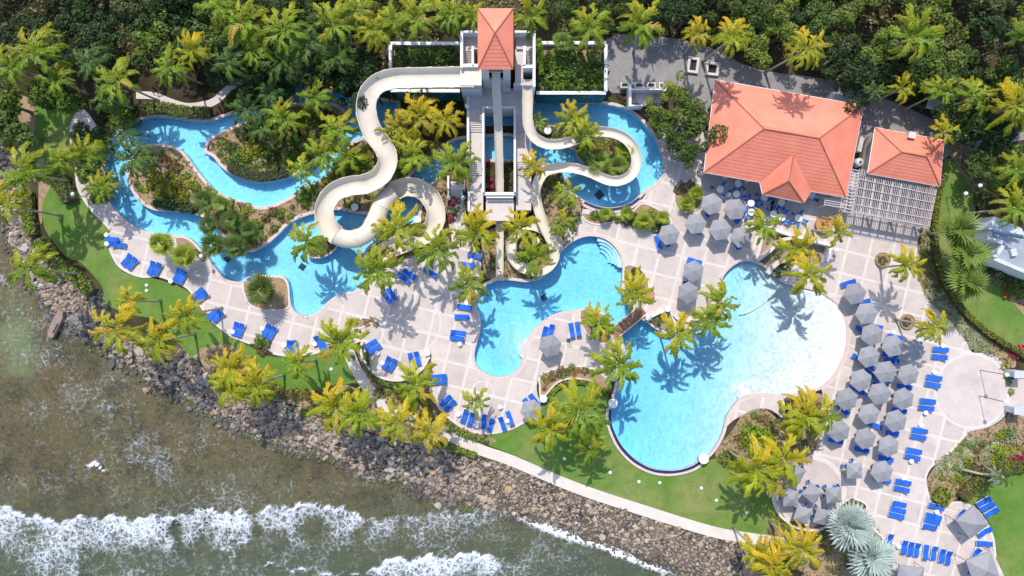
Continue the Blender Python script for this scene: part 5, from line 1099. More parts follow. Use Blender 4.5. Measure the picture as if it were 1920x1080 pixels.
for (x, y), z in zip(bp_, zz):
    if len(placed) >= 295: break
    r = nr.uniform(0.36, 0.72)*(0.72 if x > 0 else 1.0)
    if any((x-a)**2+(y-b)**2 < (0.7*(r+c))**2 for a, b, c in placed): continue
    placed.append((x, y, r)); c = PAL[nr.integers(len(PAL))] if x < -5 or nr.random() < 0.3 else PAL[nr.integers(4)]; px, py = x*14+960, 540-y*14
    o = obj('rock', ROCKM[nr.integers(9)], None, (x, y, z+r*0.12), (nr.uniform(-0.3, 0.3), nr.uniform(-0.3, 0.3), nr.uniform(0, 6.28)), (r, r, r*0.95), c)
    tone = 'orange brown' if c[0] > 1.45*c[2] else ('dark grey' if c[0] < 0.17 else 'pale grey'); sz = 'large' if r > 0.58 else 'medium'
    seg = 'by the broken slab' if px < 200 else 'below the shore lawn' if px < 420 else 'below the lounger bay' if px < 760 else 'below the start of seaside path' if px < 960 else 'along the middle of seaside path' if px < 1130 else 'towards the end of seaside path' if px < 1260 else 'at the far end of seaside path'
    item(o, px, py, f'{sz} {tone} boulder', 'rock', 'shore boulders', seg)
V = []; F = []; bp_ = bank_points(15000); zz, _, _, _ = terrain_z([p[0] for p in bp_], [p[1] for p in bp_]); nb = 0
geos = [rockgeo(100+s) for s in range(24)]
Vs = []; Fs = []
for k, ((x, y), z) in enumerate(zip(bp_, zz)):
    r = nr.choice([0.13, 0.2, 0.28, 0.4], p=[0.42, 0.33, 0.17, 0.08])*nr.uniform(0.8, 1.2)*(0.7 if x > -4 else 0.95); a = nr.uniform(0, 6.28); g = geos[k % 24]; ca_, sa_ = math.cos(a), math.sin(a)
    q = np.stack([g[:, 0]*ca_-g[:, 1]*sa_, g[:, 0]*sa_+g[:, 1]*ca_, g[:, 2]], 1)*r+np.array([x, y, z+r*0.3]); Vs.append(q); Fs.append(np.array(IF)+k*len(IV))
me = bpy.data.meshes.new('rubble'); VV = np.concatenate(Vs); FF = np.concatenate(Fs)
me.from_pydata(VV.tolist(), [], FF.tolist()); me.materials.append(M['rubble']); o = struct(obj('shore_rubble', me), 'stuff'); o['label'] = 'heaped smaller rocks of the shore bank below the seaside path'; o['category'] = 'rubble'
# ---------------------------------------------------------------- vegetation
vr = random.Random(23)
def frond_mesh(seed, nl=34, droop=0.5, wid=0.04):
    r = random.Random(seed); V = []; F = []; spine = []
    for k in range(9):
        t = k/8; x = t*(1-0.10*t*t); z = 0.16*math.sin(t*math.pi*0.75)-droop*t**2.4*0.62; y = 0.05*math.sin(t*2.5)*r.choice((-1, 1)); spine.append(Vector((x, y, z)))
    def sp(t):
        f = t*8; i = min(int(f), 7); return spine[i].lerp(spine[i+1], f-i)
    for k in range(8):
        a, b = spine[k], spine[k+1]; w0, w1 = 0.022*(1-k/8.5), 0.022*(1-(k+1)/8.5); n = len(V)
        V += [a+Vector((0, w0, 0)), a+Vector((0, -w0, 0)), b+Vector((0, -w1, 0)), b+Vector((0, w1, 0))]; F.append((n, n+1, n+2, n+3))
    for i in range(nl):
        t = 0.14+0.85*(i/(nl-1)); p = sp(t); tg = (sp(min(t+0.02, 1))-sp(max(t-0.02, 0))).normalized()
        ln = 0.215*math.sin(math.pi*(0.16+0.72*t))**0.7*r.uniform(0.85, 1.1)
        for s in (-1, 1):
            d = (tg*r.uniform(1.0, 1.5)+Vector((0, s, 0))*r.uniform(0.7, 0.9)+Vector((0, 0, r.uniform(-0.38, -0.05)))).normalized()
            side = d.cross(Vector((0, 0, 1))).normalized()*wid*0.5*r.uniform(0.8, 1.15); m_ = p+d*ln*0.45+Vector((0, 0, 0.015)); e_ = p+d*ln+Vector((0, 0, -0.05*r.random()))
            n = len(V); V += [p, m_+side, e_, m_-side]; F.append((n, n+1, n+2, n+3))
    me = mesh('frond', V, F, M['frond']); at = me.attributes.new('tip', 'FLOAT', 'POINT'); at.data.foreach_set('value', [min(1.0, max(0.0, v[0])) for v in V]); return me
FRONDS = [frond_mesh(s, 34, d) for s, d in ((1, 0.35), (2, 0.5), (3, 0.65), (4, 0.45), (5, 0.8))]
def fan_mesh(seed, n=15):
    r = random.Random(seed); V = []; F = []
    V += [(0, 0.02, 0), (0, -0.02, 0), (0.3, -0.012, 0.05), (0.3, 0.012, 0.05)]; F.append((0, 1, 2, 3)); c = Vector((0.3, 0, 0.05))
    for i in range(n):
        a = R(-100+200*i/(n-1)); ln = 0.70*(1-0.25*abs(a)/R(100))*r.uniform(0.9, 1.08); d = Vector((math.cos(a), math.sin(a), -0.10-0.12*r.random())); s = Vector((-math.sin(a), math.cos(a), 0))*0.052
        k = len(V); mm = c+d*ln*0.6; ee = c+d*ln; ee.z -= 0.05; V += [tuple(c), tuple(mm+s), tuple(ee), tuple(mm-s)]; F.append((k, k+1, k+2, k+3))
    return mesh('fan_leaf', V, F, M['frond'])
FANS = [fan_mesh(s) for s in range(4)]
def lerp3(a, b, t): return tuple(x+(y-x)*t for x, y in zip(a, b))
GREENS = {'g': (0.20, 0.30, 0.018), 'y': (0.31, 0.35, 0.012), 'o': (0.40, 0.36, 0.012), 'd': (0.085, 0.16, 0.03), 'm': (0.24, 0.345, 0.018)}
TIP = {'g': 0.5, 'y': 0.95, 'o': 1.2, 'd': 0.05, 'm': 0.55}
LOOK = {'g': 'green coconut palm', 'y': 'yellow green coconut palm', 'o': 'golden leaved coconut palm', 'd': 'dark green feathery palm', 'm': 'bright green coconut palm'}
def trunk(t, base, top, r=0.16, mt='trunk'):
    P = []
    for k in range(7):
        f = k/6; p = base.lerp(top, f); p.x += 0.35*math.sin(f*math.pi)*(top.x-base.x)*0.25; P.append(p-top)
    m = MB(); m.tube(P, [r*1.5]+[r*(1.0-0.05*k) for k in range(1, 7)], 7); m.build('trunk', M[mt], t, smooth_=True)
NUT = mesh('coconut', IV, IF, M['rock'], True)
def palm(px, py, rp, h, key, kind='coconut'):
    p = WV(px, py, h); zb = 0.0; base = Vector((p.x+vr.uniform(-0.9, 0.9), p.y+vr.uniform(-0.5, 0.8), -0.1)); rad = 0.94*rp/14*(HC-h)/HC
    tz, sea_, bank_, _ = terrain_z([base.x], [base.y]); base.z = float(tz[0])-0.05
    sz = 'large' if rp > 46 else ('small' if rp < 31 else 'medium')
    col = GREENS[key]
    t = obj('palm_tree', None, None, p); lean = Vector((vr.gauss(-0.06, 0.14), vr.gauss(0.10, 0.14))); open_ = vr.uniform(0.85, 1.15); long_ = vr.uniform(0.85, 1.15)
    trunk(t, base, p, 0.15 if rp > 28 else 0.11)
    n = vr.randint(17, 20) if rp > 30 else vr.randint(13, 15); a0 = vr.uniform(0, 6.28); skew = vr.uniform(-0.5, 0.5)
    for k in range(n):
        az = a0+k*2.39996+vr.uniform(-0.4, 0.4); tier = k/n
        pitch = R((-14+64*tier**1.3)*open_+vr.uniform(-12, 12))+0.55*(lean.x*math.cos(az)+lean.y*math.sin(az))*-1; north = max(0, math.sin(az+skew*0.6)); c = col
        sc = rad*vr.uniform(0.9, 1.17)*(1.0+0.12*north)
        if north > 0.3 and key in 'gmyo': c = lerp3(col, (0.52, 0.42, 0.012), vr.uniform(0.1, 0.6)*north*TIP[key])  # sunlit look of the north fronds put into their colour as yellow
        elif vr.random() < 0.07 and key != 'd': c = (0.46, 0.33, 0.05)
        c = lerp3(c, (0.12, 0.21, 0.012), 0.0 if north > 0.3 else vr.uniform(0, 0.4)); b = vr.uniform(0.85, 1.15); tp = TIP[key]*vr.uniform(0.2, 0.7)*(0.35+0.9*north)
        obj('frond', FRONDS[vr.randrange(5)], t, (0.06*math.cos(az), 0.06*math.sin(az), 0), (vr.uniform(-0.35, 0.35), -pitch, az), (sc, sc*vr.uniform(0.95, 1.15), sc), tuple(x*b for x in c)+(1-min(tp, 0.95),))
    if rp > 33:
        for k in range(vr.randint(1, 3)):
            az = vr.uniform(0, 6.28); obj('dead_frond', FRONDS[4], t, (0.1*math.cos(az), 0.1*math.sin(az), -0.15), (vr.uniform(-0.5, 0.5), R(vr.uniform(38, 62)), az), rad*vr.uniform(0.6, 0.85), (0.30, 0.19, 0.085))
        for k in range(vr.randint(2, 5)):
            az = vr.uniform(0, 6.28); obj('coconut', NUT, t, (0.27*math.cos(az), 0.27*math.sin(az), -0.18), None, 0.16, (0.22, 0.20, 0.05))
    m = MB(); m.lathe([(0.10, -0.35), (0.2, -0.1), (0.14, 0.12), (0.03, 0.3)], n=7); m.build('crown_shaft', M['trunk'], t)
    item(t, px, py, f'{sz} {LOOK[key]}', 'palm tree', 'coconut palms')
def fanpalm(px, py, rp, h, col, look='green fan palm', n=17, mtl='trunk'):
    p = WV(px, py, h); rad = rp/14*(HC-h)/HC; t = obj('fan_palm', None, None, p)
    base = Vector((p.x+vr.uniform(-0.3, 0.3), p.y+vr.uniform(-0.2, 0.4), -0.1)); trunk(t, base, p, 0.13)
    for k in range(n):
        az = k*2.39996+vr.uniform(-0.2, 0.2); pitch = R(-8+75*(k/n)**1.2+vr.uniform(-8, 8)); b = vr.uniform(0.7, 1.3); sc = rad*vr.uniform(0.75, 1.15)
        obj('fan_leaf', FANS[vr.randrange(4)], t, (0, 0, 0), (vr.uniform(-0.3, 0.3), -pitch, az), sc, tuple(x*b for x in col))
    item(t, px, py, look, 'fan palm', 'fan palms')
PALMS = """72,100,52,8,g 20,125,45,8,g 108,150,36,7,g 172,117,38,8,d 222,155,46,8,g 320,128,40,8,g 362,95,34,8,y 457,45,52,9,g 430,118,42,7,d
532,58,50,9,g 625,48,48,9,g 702,55,40,9,y 740,40,36,9,g 780,35,46,9,g 847,25,44,9,g 885,32,32,9,g 530,118,44,7,d 630,107,44,7,d 480,95,38,8,g 575,85,40,8,d 592,182,38,5,g 635,245,40,5,m 510,175,32,5,d 535,225,42,5,g 490,240,34,4,d 460,205,34,4,d
785,217,44,6,o 835,225,40,6,o 737,242,34,5,y 762,262,30,5,y 777,292,42,5,m 855,305,45,6,g 565,317,30,4,m 605,292,36,4,m 652,297,38,4,m
747,427,50,7,y 820,467,48,7,g 895,436,47,8,y 577,455,42,7,g 705,507,50,8,g 877,535,42,7,g 1000,312,30,6,o 976,428,38,6,y 1002,482,40,7,g 1052,420,28,4,g 1065,362,30,4,m
995,32,40,9,g 1105,55,44,9,g 1200,47,48,9,g 1307,65,34,8,o 1372,70,36,10.7,y 1072,225,38,5,y 1100,255,34,5,m 1007,230,22,4,m 1512,92,42,11,y 1710,68,54,9,g 1902,200,56,9,y 1825,180,40,8,g 1762,172,32,7,g 1690,165,30,7,y 1770,248,28,7,y 1640,172,24,6,d
1905,318,38,7,g 1900,390,42,8,g 1700,497,36,7,y 1567,436,30,6,y 1490,466,40,6,y 1516,516,46,7,y 1432,425,34,6,m 1190,548,40,7,y 1122,608,38,6,m 1267,628,42,7.5,y 1330,602,38,7.5,g 1350,567,40,7.5,g 1157,687,52,8,g 1085,772,62,8,g 1030,800,46,8,y 1106,838,34,6,g 1417,880,56,8,y 1752,612,34,7,y 1507,780,50,7,y 1547,778,34,7,g 1467,860,56,8,y 1497,1025,48,8,o 1447,1060,44,8,o 1455,905,28,7,o 1415,1030,32,7,y
47,325,52,9,g 10,385,48,9,y 55,505,50,10,g 115,300,34,7,g 250,300,40,7,d 190,352,34,5,g 165,290,34,5,g 222,617,52,9,y 298,640,48,9,y 351,590,40,8,y 242,565,30,7,y 435,692,44,8,y 432,728,42,8,y 480,722,46,8,y 640,640,50,8,m 560,680,36,7,m 630,765,52,8,y 675,775,46,8,m 745,792,44,8,y 807,808,40,7,o 782,722,50,7,m 892,752,30,5,m 205,185,36,6,d 1880,895,20,5,d 235,250,30,4,d 270,300,26,4,d 1930,60,40,9,g 410,15,40,9,g 670,20,38,9,g"""
for s in PALMS.split():
    a = s.split(','); palm(float(a[0]), float(a[1]), float(a[2]), float(a[3]), a[4])
GF = (0.20, 0.27, 0.05); YF = (0.27, 0.33, 0.03); SF_ = (0.44, 0.52, 0.52); DF = (0.11, 0.175, 0.035)
for px, py, rp, h, c, lk in [(1795,430,40,6,GF,'pale green fan palm'),(1815,478,42,6,GF,'pale green fan palm'),(1815,528,40,6,GF,'pale green fan palm'),(1120,302,27,2.5,GF,'green fan palm'),(1160,312,25,2.5,GF,'green fan palm'),(1172,282,23,2.5,YF,'yellow green fan palm'),(1100,280,24,2.5,GF,'green fan palm'),(302,458,27,3,YF,'yellow green fan palm'),(344,480,26,3,YF,'yellow green fan palm'),(385,375,25,3.5,DF,'dark green fan palm'),(435,412,26,3.5,DF,'dark green fan palm'),(400,460,26,3.5,DF,'dark green fan palm'),(442,462,27,3.5,DF,'dark green fan palm'),(390,422,22,3.5,DF,'dark green fan palm'),(468,432,24,3.5,DF,'dark green fan palm'),(415,382,20,3.5,GF,'green fan palm'),(490,545,36,3,(0.12,0.16,0.03),'dark green fan palm'),
 (1592,985,46,5,SF_,'large silver blue fan palm'),(1630,1042,48,5,SF_,'large silver blue fan palm'),(1055,78,24,6,GF,'green fan palm'),(1135,402,16,1.2,YF,'small yellow green fan palm'),(1175,400,16,1.2,YF,'small yellow green fan palm'),(1207,415,20,1.2,YF,'small yellow green fan palm'),(1242,408,16,1.2,YF,'small yellow green fan palm'),(1288,382,18,1.2,YF,'small yellow green fan palm'),(1306,362,16,1.2,YF,'small yellow green fan palm')]:
    fanpalm(px, py, rp, h, c, lk, 34 if 'silver' in lk else 17)
# fallen pale palm on the lower lawn edge
t = thing('fallen_palm', 'bleached leaning palm with silver fronds over the lower hedge', 'palm tree'); a, b = WV(1803, 880, 0.4), WV(1862, 893, 1.6); m = MB(); m.tube([a, a.lerp(b, 0.5)+Vector((0, 0, 0.4)), b], [0.2, 0.16, 0.1], 7); m.build('trunk', M['trunk'], t, smooth_=True)
for k in range(9): obj('frond', FRONDS[k % 5], t, b, (0.2, -R(10+5*k % 40), k*0.7), 1.4, (0.45, 0.47, 0.47))
# leaf clumps ------------------------------------------------------------------
def clump(name, n, size, seed, dome=0.75, layers=1, hole=0.0):
    r = np.random.default_rng(seed); u = r.normal(size=(n, 3)); u[:, 2] = np.abs(u[:, 2])*0.9-0.15; u /= np.linalg.norm(u, axis=1)[:, None]
    rad = r.uniform(0.55, 1.0, n)**0.6; lump = 1+0.22*np.sin(u[:, 0]*5+seed)*np.cos(u[:, 1]*4.3+seed*2)+0.12*np.sin(u[:, 1]*9+seed)
    c = u*rad[:, None]*lump[:, None]; c[:, 2] *= dome; c[:, 2] += 0.12
    nrm = u*0.8+r.normal(size=(n, 3))*0.55+np.array([0, 0, 0.5]); nrm /= np.linalg.norm(nrm, axis=1)[:, None]
    a = np.cross(nrm, r.normal(size=(n, 3))); a /= np.linalg.norm(a, axis=1)[:, None]; b = np.cross(nrm, a); s = size*r.uniform(0.6, 1.35, n)[:, None]
    V = np.stack([c-a*s, c-b*s*0.55+nrm*s*0.15, c+a*s, c+b*s*0.55+nrm*s*0.15], 1).reshape(-1, 3); me = bpy.data.meshes.new(name)
    me.from_pydata(V.tolist(), [], [(4*i, 4*i+1, 4*i+2, 4*i+3) for i in range(n)]); me.materials.append(M['leaf']); return me
SHR = [clump('foliage', 150, 0.20, s) for s in range(6)]
def tree_crown(seed, n=1500):
    r = np.random.default_rng(seed); k = r.integers(9, 14); cen = r.normal(size=(k, 3))*np.array([0.5, 0.5, 0.22]); cen[:, 2] = np.abs(cen[:, 2])*0.9; rr = r.uniform(0.22, 0.42, k)
    idx = r.integers(0, k, n); u = r.normal(size=(n, 3)); u /= np.linalg.norm(u, axis=1)[:, None]; u[:, 2] = np.where(u[:, 2] < -0.3, -u[:, 2], u[:, 2])
    c = cen[idx]+u*(rr[idx]*r.uniform(0.5, 1.05, n)**0.5)[:, None]; nrm = u+r.normal(size=(n, 3))*0.6+np.array([0, 0, 0.4]); nrm /= np.linalg.norm(nrm, axis=1)[:, None]
    a = np.cross(nrm, r.normal(size=(n, 3))); a /= np.linalg.norm(a, axis=1)[:, None]; b = np.cross(nrm, a); s = r.uniform(0.045, 0.095, n)[:, None]
    V = np.stack([c-a*s, c-b*s*0.6+nrm*s*0.2, c+a*s, c+b*s*0.6+nrm*s*0.2], 1).reshape(-1, 3); me = bpy.data.meshes.new('crown'); me.from_pydata(V.tolist(), [], [(4*i, 4*i+1, 4*i+2, 4*i+3) for i in range(n)]); me.materials.append(M['leaf']); return me
TREES = [tree_crown(s) for s in range(7)]
m = MB(); m.tube([(0, 0, 0), (0.02, 0.01, 0.5), (0, 0.02, 1)], [0.05, 0.035, 0.02], 7)
for k in range(4): m.tube([(0.01, 0.01, 0.55+0.08*k), (0.28*math.cos(k*1.7), 0.28*math.sin(k*1.7), 0.95)], [0.022, 0.008], 5)
TRUNKM = m.mesh('trunk', M['bark'])
def tree(px, py, rp, h, col, look):
    z = h*0.8; p = W(px, py, z); rad = rp/14*(HC-z)/HC; t = obj('broadleaf_tree', None, None, (p[0], p[1], -0.1), (0, 0, vr.uniform(0, 6.28)))
    obj('trunk', TRUNKM, t, None, None, (h*0.9, h*0.9, h*0.78)); b = vr.uniform(0.8, 1.2)
    obj('crown', TREES[vr.randrange(7)], t, (0, 0, h*0.62), (0, 0, vr.uniform(0, 6)), (rad*1.15, rad*1.15, rad*1.05), tuple(x*b for x in col)); item(t, px, py, look, 'tree', 'broadleaf trees')
DK = (0.036, 0.070, 0.014); MD = (0.07, 0.115, 0.018); LT = (0.15, 0.205, 0.028); OL = (0.10, 0.112, 0.032)
NAMES = {DK: 'dark green leafy tree', MD: 'mid green leafy tree', LT: 'light green leafy tree', OL: 'olive leafy tree'}
for px, py, rp, h, c in [(1265,170,24,6,(0.19,0.23,0.02)),(1285,225,40,7,(0.11,0.16,0.02)),(1240,215,26,6,LT),(1315,235,26,7,MD),(1295,285,28,6,MD),(1225,205,20,5,LT),(1355,215,14,5,OL),(1270,265,28,6,MD)]: tree(px, py, rp, h, c, 'glossy light green tree' if c not in NAMES else NAMES[c])
FOREST = [("-60,-90 300,-90 300,70 240,95 -60,70", 16, (DK, DK, OL)), ("240,20 420,20 420,90 240,90", 9, (DK, LT, MD)), ("300,-90 860,-90 860,10 700,80 560,100 430,80 300,20", 26, (DK, DK, MD)), ("400,80 560,90 700,90 720,160 640,165 540,140 440,170 400,140", 12, (DK, DK, MD)),
 ("1010,-90 1420,-90 1420,50 1320,45 1210,30 1100,20 1010,5", 24, (DK, DK, MD)), ("1380,0 1480,0 1480,70 1400,90", 6, (LT, LT, MD)), ("1420,-90 1960,-90 1960,150 1830,150 1700,140 1600,120 1480,60", 40, (OL, MD, DK, LT)), ("1540,95 1660,105 1680,150 1600,145", 6, (MD, DK)), ("1700,110 1800,120 1790,150 1720,150", 4, (LT, MD)), ("1800,200 1960,150 1960,240 1850,245 1800,240", 7, (MD, DK)), ("1830,275 1950,290 1950,350 1850,350", 4, (MD, LT)), ("0,55 150,70 140,110 0,90", 5, (DK,)), ("-40,180 30,180 20,260 -40,260", 4, (LT, MD))]
for s, n, cols in FOREST:
    P = pts(s); xs_ = [p[0] for p in P]; ys_ = [p[1] for p in P]; got = []; tries = 0
    while len(got) < n and tries < 4000:
        tries += 1; x, y = vr.uniform(min(xs_), max(xs_)), vr.uniform(min(ys_), max(ys_))
        if not inpoly(P, np.array([x]), np.array([y]))[0] or any((x-a)**2+(y-b)**2 < 26**2 for a, b in got): continue
        got.append((x, y)); c = cols[vr.randrange(len(cols))]; tree(x, y, vr.uniform(24, 44), vr.uniform(4.5, 7.5), c, NAMES[c])
# shrubs ------------------------------------------------------------------------
SHRUBS = []
def shrub(px, py, rp, col, look, hs=1.0, z=0.0):
    p = W(px, py, z+0.4); r_ = rp/14; b = vr.uniform(0.8, 1.2); o = obj('shrub', SHR[vr.randrange(6)], None, (p[0], p[1], z), (0, 0, vr.uniform(0, 6.28)), (r_, r_, r_*hs), tuple(x*b for x in col)); SHRUBS.append((rp, o, px, py, look)); return o
def scatter(s, n, rr, cols, mind, z=0.0, hs=1.0):
    P = pts(s); xs_ = [p[0] for p in P]; ys_ = [p[1] for p in P]; got = []; tries = 0
    while len(got) < n and tries < 3000:
        tries += 1; x, y = vr.uniform(min(xs_), max(xs_)), vr.uniform(min(ys_), max(ys_))
        if not inpoly(P, np.array([x]), np.array([y]))[0] or any((x-a)**2+(y-b)**2 < mind**2 for a, b in got): continue
        got.append((x, y)); c, l = cols[vr.randrange(len(cols))]; shrub(x, y, vr.uniform(*rr), c, l, hs, z)
cG = ((0.125, 0.205, 0.022), 'green leafy shrub'); cY = ((0.29, 0.31, 0.02), 'yellow green shrub'); cB = ((0.16, 0.12, 0.045), 'brown dry shrub'); cD = ((0.055, 0.105, 0.015), 'dark green shrub'); cR = ((0.42, 0.02, 0.07), 'red flowering shrub'); cP = ((0.30, 0.34, 0.18), 'pale variegated shrub'); cO = ((0.30, 0.18, 0.03), 'orange leaved shrub')
scatter("258,300 330,290 350,320 340,345 300,350 270,345", 8, (7, 12), [cB, cB, cO], 13); scatter("280,325 340,330 375,350 360,375 300,370 275,355", 14, (8, 12), [cY], 11); scatter("385,350 450,390 540,392 530,420 480,455 440,440 400,395", 18, (7, 11), [cY, cG, cB], 13)
scatter("400,275 470,240 530,225 600,215 630,225 590,290 530,325 470,325 420,300", 30, (9, 15), [cG, cY, cG, cD], 14); scatter("560,345 600,348 640,310 680,280 700,320 600,370 560,390", 18, (8, 13), [cG, cY, cG], 11); scatter("640,372 700,358 715,375 690,392 645,390", 7, (6, 9), [cG, cY], 9)
scatter("700,260 770,255 790,275 760,325 735,325 740,290", 9, (7, 11), [cB, cG, cY], 12); scatter("800,370 840,330 870,340 842,420 812,440 806,400", 8, (6, 10), [cG, cD, cR], 12); scatter("140,235 200,255 195,330 150,330 130,290", 14, (10, 16), [cG, cD], 14); scatter("165,340 200,345 205,372 175,375", 5, (9, 13), [cG], 11)
scatter("1010,240 1070,240 1070,262 1020,262", 6, (6, 9), [cB, cG], 10); scatter("1090,262 1150,262 1175,290 1160,320 1110,305", 9, (7, 11), [cG, cY, cB], 12); scatter("1096,404 1195,400 1250,405 1235,430 1180,418 1095,405", 14, (6, 10), [cG, cD, cY], 11); scatter("1000,415 1045,435 1060,455 1020,430 975,415 950,430 945,510 925,500 920,440", 9, (6, 9), [cG, cB, cD], 12); scatter("965,455 1020,445 1022,490 980,492", 7, (6, 10), [cG, cY], 11)
scatter("1015,712 1040,692 1075,688 1105,692 1120,702 1080,700 1040,712 1018,738", 14, (5, 8), [cB, cO, cG], 9); scatter("1385,800 1420,775 1450,790 1420,815", 7, (6, 9), [cB, cG], 10); scatter("1450,748 1530,742 1538,775 1500,790 1465,775", 10, (6, 10), [cB, cY, cO], 11)
scatter("470,690 505,725 580,735 650,725 700,760 640,760 560,745 490,740", 18, (6, 11), [cB, cG, cB, cY], 14); scatter("700,735 780,725 810,760 840,800 790,785 740,760", 10, (7, 11), [cB, cG, cB], 13); scatter("690,600 715,592 720,605 690,612 660,606", 4, (5, 7), [cO, cB], 8); scatter("795,675 810,700 808,720 800,690", 3, (5, 7), [cB, cO], 8); scatter("480,634 508,640 505,662 484,658", 4, (8, 11), [cG, cB], 9)
scatter("1745,880 1800,835 1860,805 1880,820 1830,860 1780,895 1750,905", 26, (6, 9), [cP, cP, cP, cG], 8, hs=0.6); scatter("1732,545 1765,545 1800,590 1850,640 1865,662 1825,655 1795,612 1755,575", 30, (6, 9), [cP, cP, cP], 8, hs=0.55); scatter("1725,430 1745,430 1750,500 1765,540 1735,535 1724,500", 14, (6, 9), [cP, cG, cB], 9, hs=0.7); scatter("1800,845 1900,805 1920,860 1850,870 1800,905", 12, (7, 12), [cG, cY, cB], 14); scatter("1890,850 1925,840 1925,870 1905,870", 4, (7, 10), [cR], 9); scatter("1888,658 1925,652 1925,672 1895,670", 4, (6, 9), [cR], 8); scatter("1870,660 1888,690 1900,740 1890,695", 4, (6, 9), [cG, cY], 9)
scatter("1840,350 1850,400 1840,430 1860,440 1850,480 1870,500 1900,560 1880,540 1840,480 1830,400", 16, (7, 11), [cP, cB, cO, cG], 12); scatter("1860,490 1925,520 1925,560 1890,545", 8, (10, 15), [cD, cG], 14); scatter("1455,965 1500,992 1560,980 1590,950 1600,960 1560,1010 1480,1000", 8, (7, 10), [cG, cB], 13); scatter("1420,1020 1480,1000 1530,1060 1500,1090 1430,1080", 9, (8, 13), [cG, cB, cY], 15)
scatter("740,90 860,90 862,160 745,160", 16, (10, 17), [cG, cD, cD], 17, ZT-0.6); scatter("735,160 860,162 860,168 735,168", 7, (4, 6), [cR, cG], 11, ZT-0.6); scatter("1012,95 1130,95 1130,168 1012,168", 17, (10, 18), [cG, cG, cD], 17, ZT-0.6); scatter("911,300 922,300 924,355 911,355", 6, (4, 6), [cG, cR, cY], 8); scatter("948,300 960,300 960,355 948,355", 5, (4, 6), [cG, cR, cD], 9); scatter("1445,478 1475,455 1478,462 1450,490", 6, (4, 6), [cG, cY], 6); scatter("1455,500 1480,495 1485,505 1460,520", 4, (5, 8), [cD], 8)
scatter("1268,350 1290,342 1300,345 1290,360 1270,372", 4, (6, 9), [cD, cB], 9); scatter("1180,500 1205,510 1212,540 1190,555 1172,530", 5, (7, 10), [cD, cG, cO], 11); scatter("1225,595 1252,588 1250,612 1235,612", 3, (7, 9), [cD], 9); scatter("1300,600 1345,575 1350,585 1310,610", 4, (5, 8), [cO, cG], 10); scatter("1095,585 1150,615 1140,630 1100,605", 4, (8, 11), [cG, cY], 12); scatter("335,452 375,470 388,486 360,480 335,465", 4, (5, 7), [cB, cG], 10)
for px, py, r_, c in [(1656,487,9,cB),(1702,603,9,cB),(1546,421,11,cO),(1219,552,6,cO),(1766,932,20,((0.17,0.23,0.02),'round bright green shrub')),(1412,818,24,((0.17,0.27,0.015),'round bright green shrub')),(1434,824,20,((0.17,0.27,0.015),'round bright green shrub')),(1360,860,13,cG),(1375,858,12,cG),(312,378,17,cD),(345,386,13,cD),(362,390,11,cD),(1600,948,10,cY),(1170,168,5,cG),(1198,158,5,cG),(1143,186,5,cG),(1168,190,6,cG),(1600,945,9,cB),(1614,952,7,cG),(570,775,10,cG),(585,768,10,((0.14,0.2,0.015),'round bright green shrub'))]: shrub(px, py, r_, c[0], c[1], 0.9, 0.25 if px in (1656, 1702, 1546, 1219) else (0.9 if py < 165 and px < 1210 else 0))
scatter("0,190 110,140 160,190 130,215 60,180", 8, (10, 18), [cD, cG], 18); scatter("240,195 250,230 225,235 190,220 160,200", 8, (10, 16), [cD, cG], 13); scatter("5,265 30,260 20,285", 2, (8, 12), [cY], 10); scatter("1640,165 1700,150 1800,190 1850,215 1800,235 1760,215 1680,185", 14, (9, 15), [cD, cG, cB], 17)
scatter("395,268 470,236 530,212 600,200 640,215 600,285 530,328 470,330 415,300", 60, (6, 8.5), [cG, cY, cG, cG], 8); scatter("560,345 600,345 640,305 690,262 712,262 715,300 700,328 640,345 600,352 575,372", 45, (5.5, 8), [cG, cY, cG], 7); scatter("255,300 320,278 345,295 375,335 420,372 500,392 545,382 555,405 510,440 470,462 430,448 400,410 330,392 280,382 250,345", 60, (5, 7.5), [cY, cG, cB, cG], 10)
scatter("690,470 760,445 800,420 812,450 790,478 740,485 700,498", 16, (5, 8), [cG, cY], 9); scatter("735,245 800,262 835,268 800,300 770,322 745,330", 22, (5, 8), [cG, cY, cB], 9); scatter("1015,98 1130,98 1130,168 1015,168", 34, (6, 8.5), [cG, cG, cY], 8, ZT-0.6); scatter("742,92 858,92 858,166 742,166", 34, (6, 8.5), [cG, cD, cG], 8, ZT-0.6); scatter("1005,310 1050,322 1060,356 1090,382 1075,440 1050,425 1040,380 1020,350", 16, (5, 8), [cG, cY, cB], 9); scatter("1090,258 1150,258 1180,290 1162,330 1110,312 1085,285", 16, (5, 8), [cG, cY], 9); scatter("1096,404 1150,408 1200,396 1225,392 1252,408 1240,430 1205,416 1150,413", 24, (4.5, 7), [cG, cY, cD], 7); scatter("130,225 195,245 196,340 205,372 170,380 145,330 135,280", 26, (6, 9), [cG, cD, cG], 9); scatter("430,170 520,150 640,150 680,175 600,155 520,165 450,200 420,212", 26, (7, 11), [cD, cG, cG], 10)
scatter("470,695 520,728 600,738 655,726 700,762 640,765 560,748 490,742", 30, (4.5, 7), [cG, cB, cY], 9); scatter("700,735 785,722 812,760 845,800 790,788 740,762", 20, (4.5, 7), [cG, cB, cY], 9); scatter("1785,900 1850,860 1900,800 1920,850 1860,875 1800,910", 24, (5, 8), [cP, cY, cP, cO], 10); scatter("1455,968 1500,994 1560,984 1600,955 1640,1010 1600,1080 1430,1080 1440,1010", 30, (5, 8), [cG, cB, cY], 11); scatter("1380,805 1420,772 1460,788 1530,745 1540,790 1500,850 1440,880 1380,850", 40, (5, 7.5), [cG, cB, cY, cO], 10)
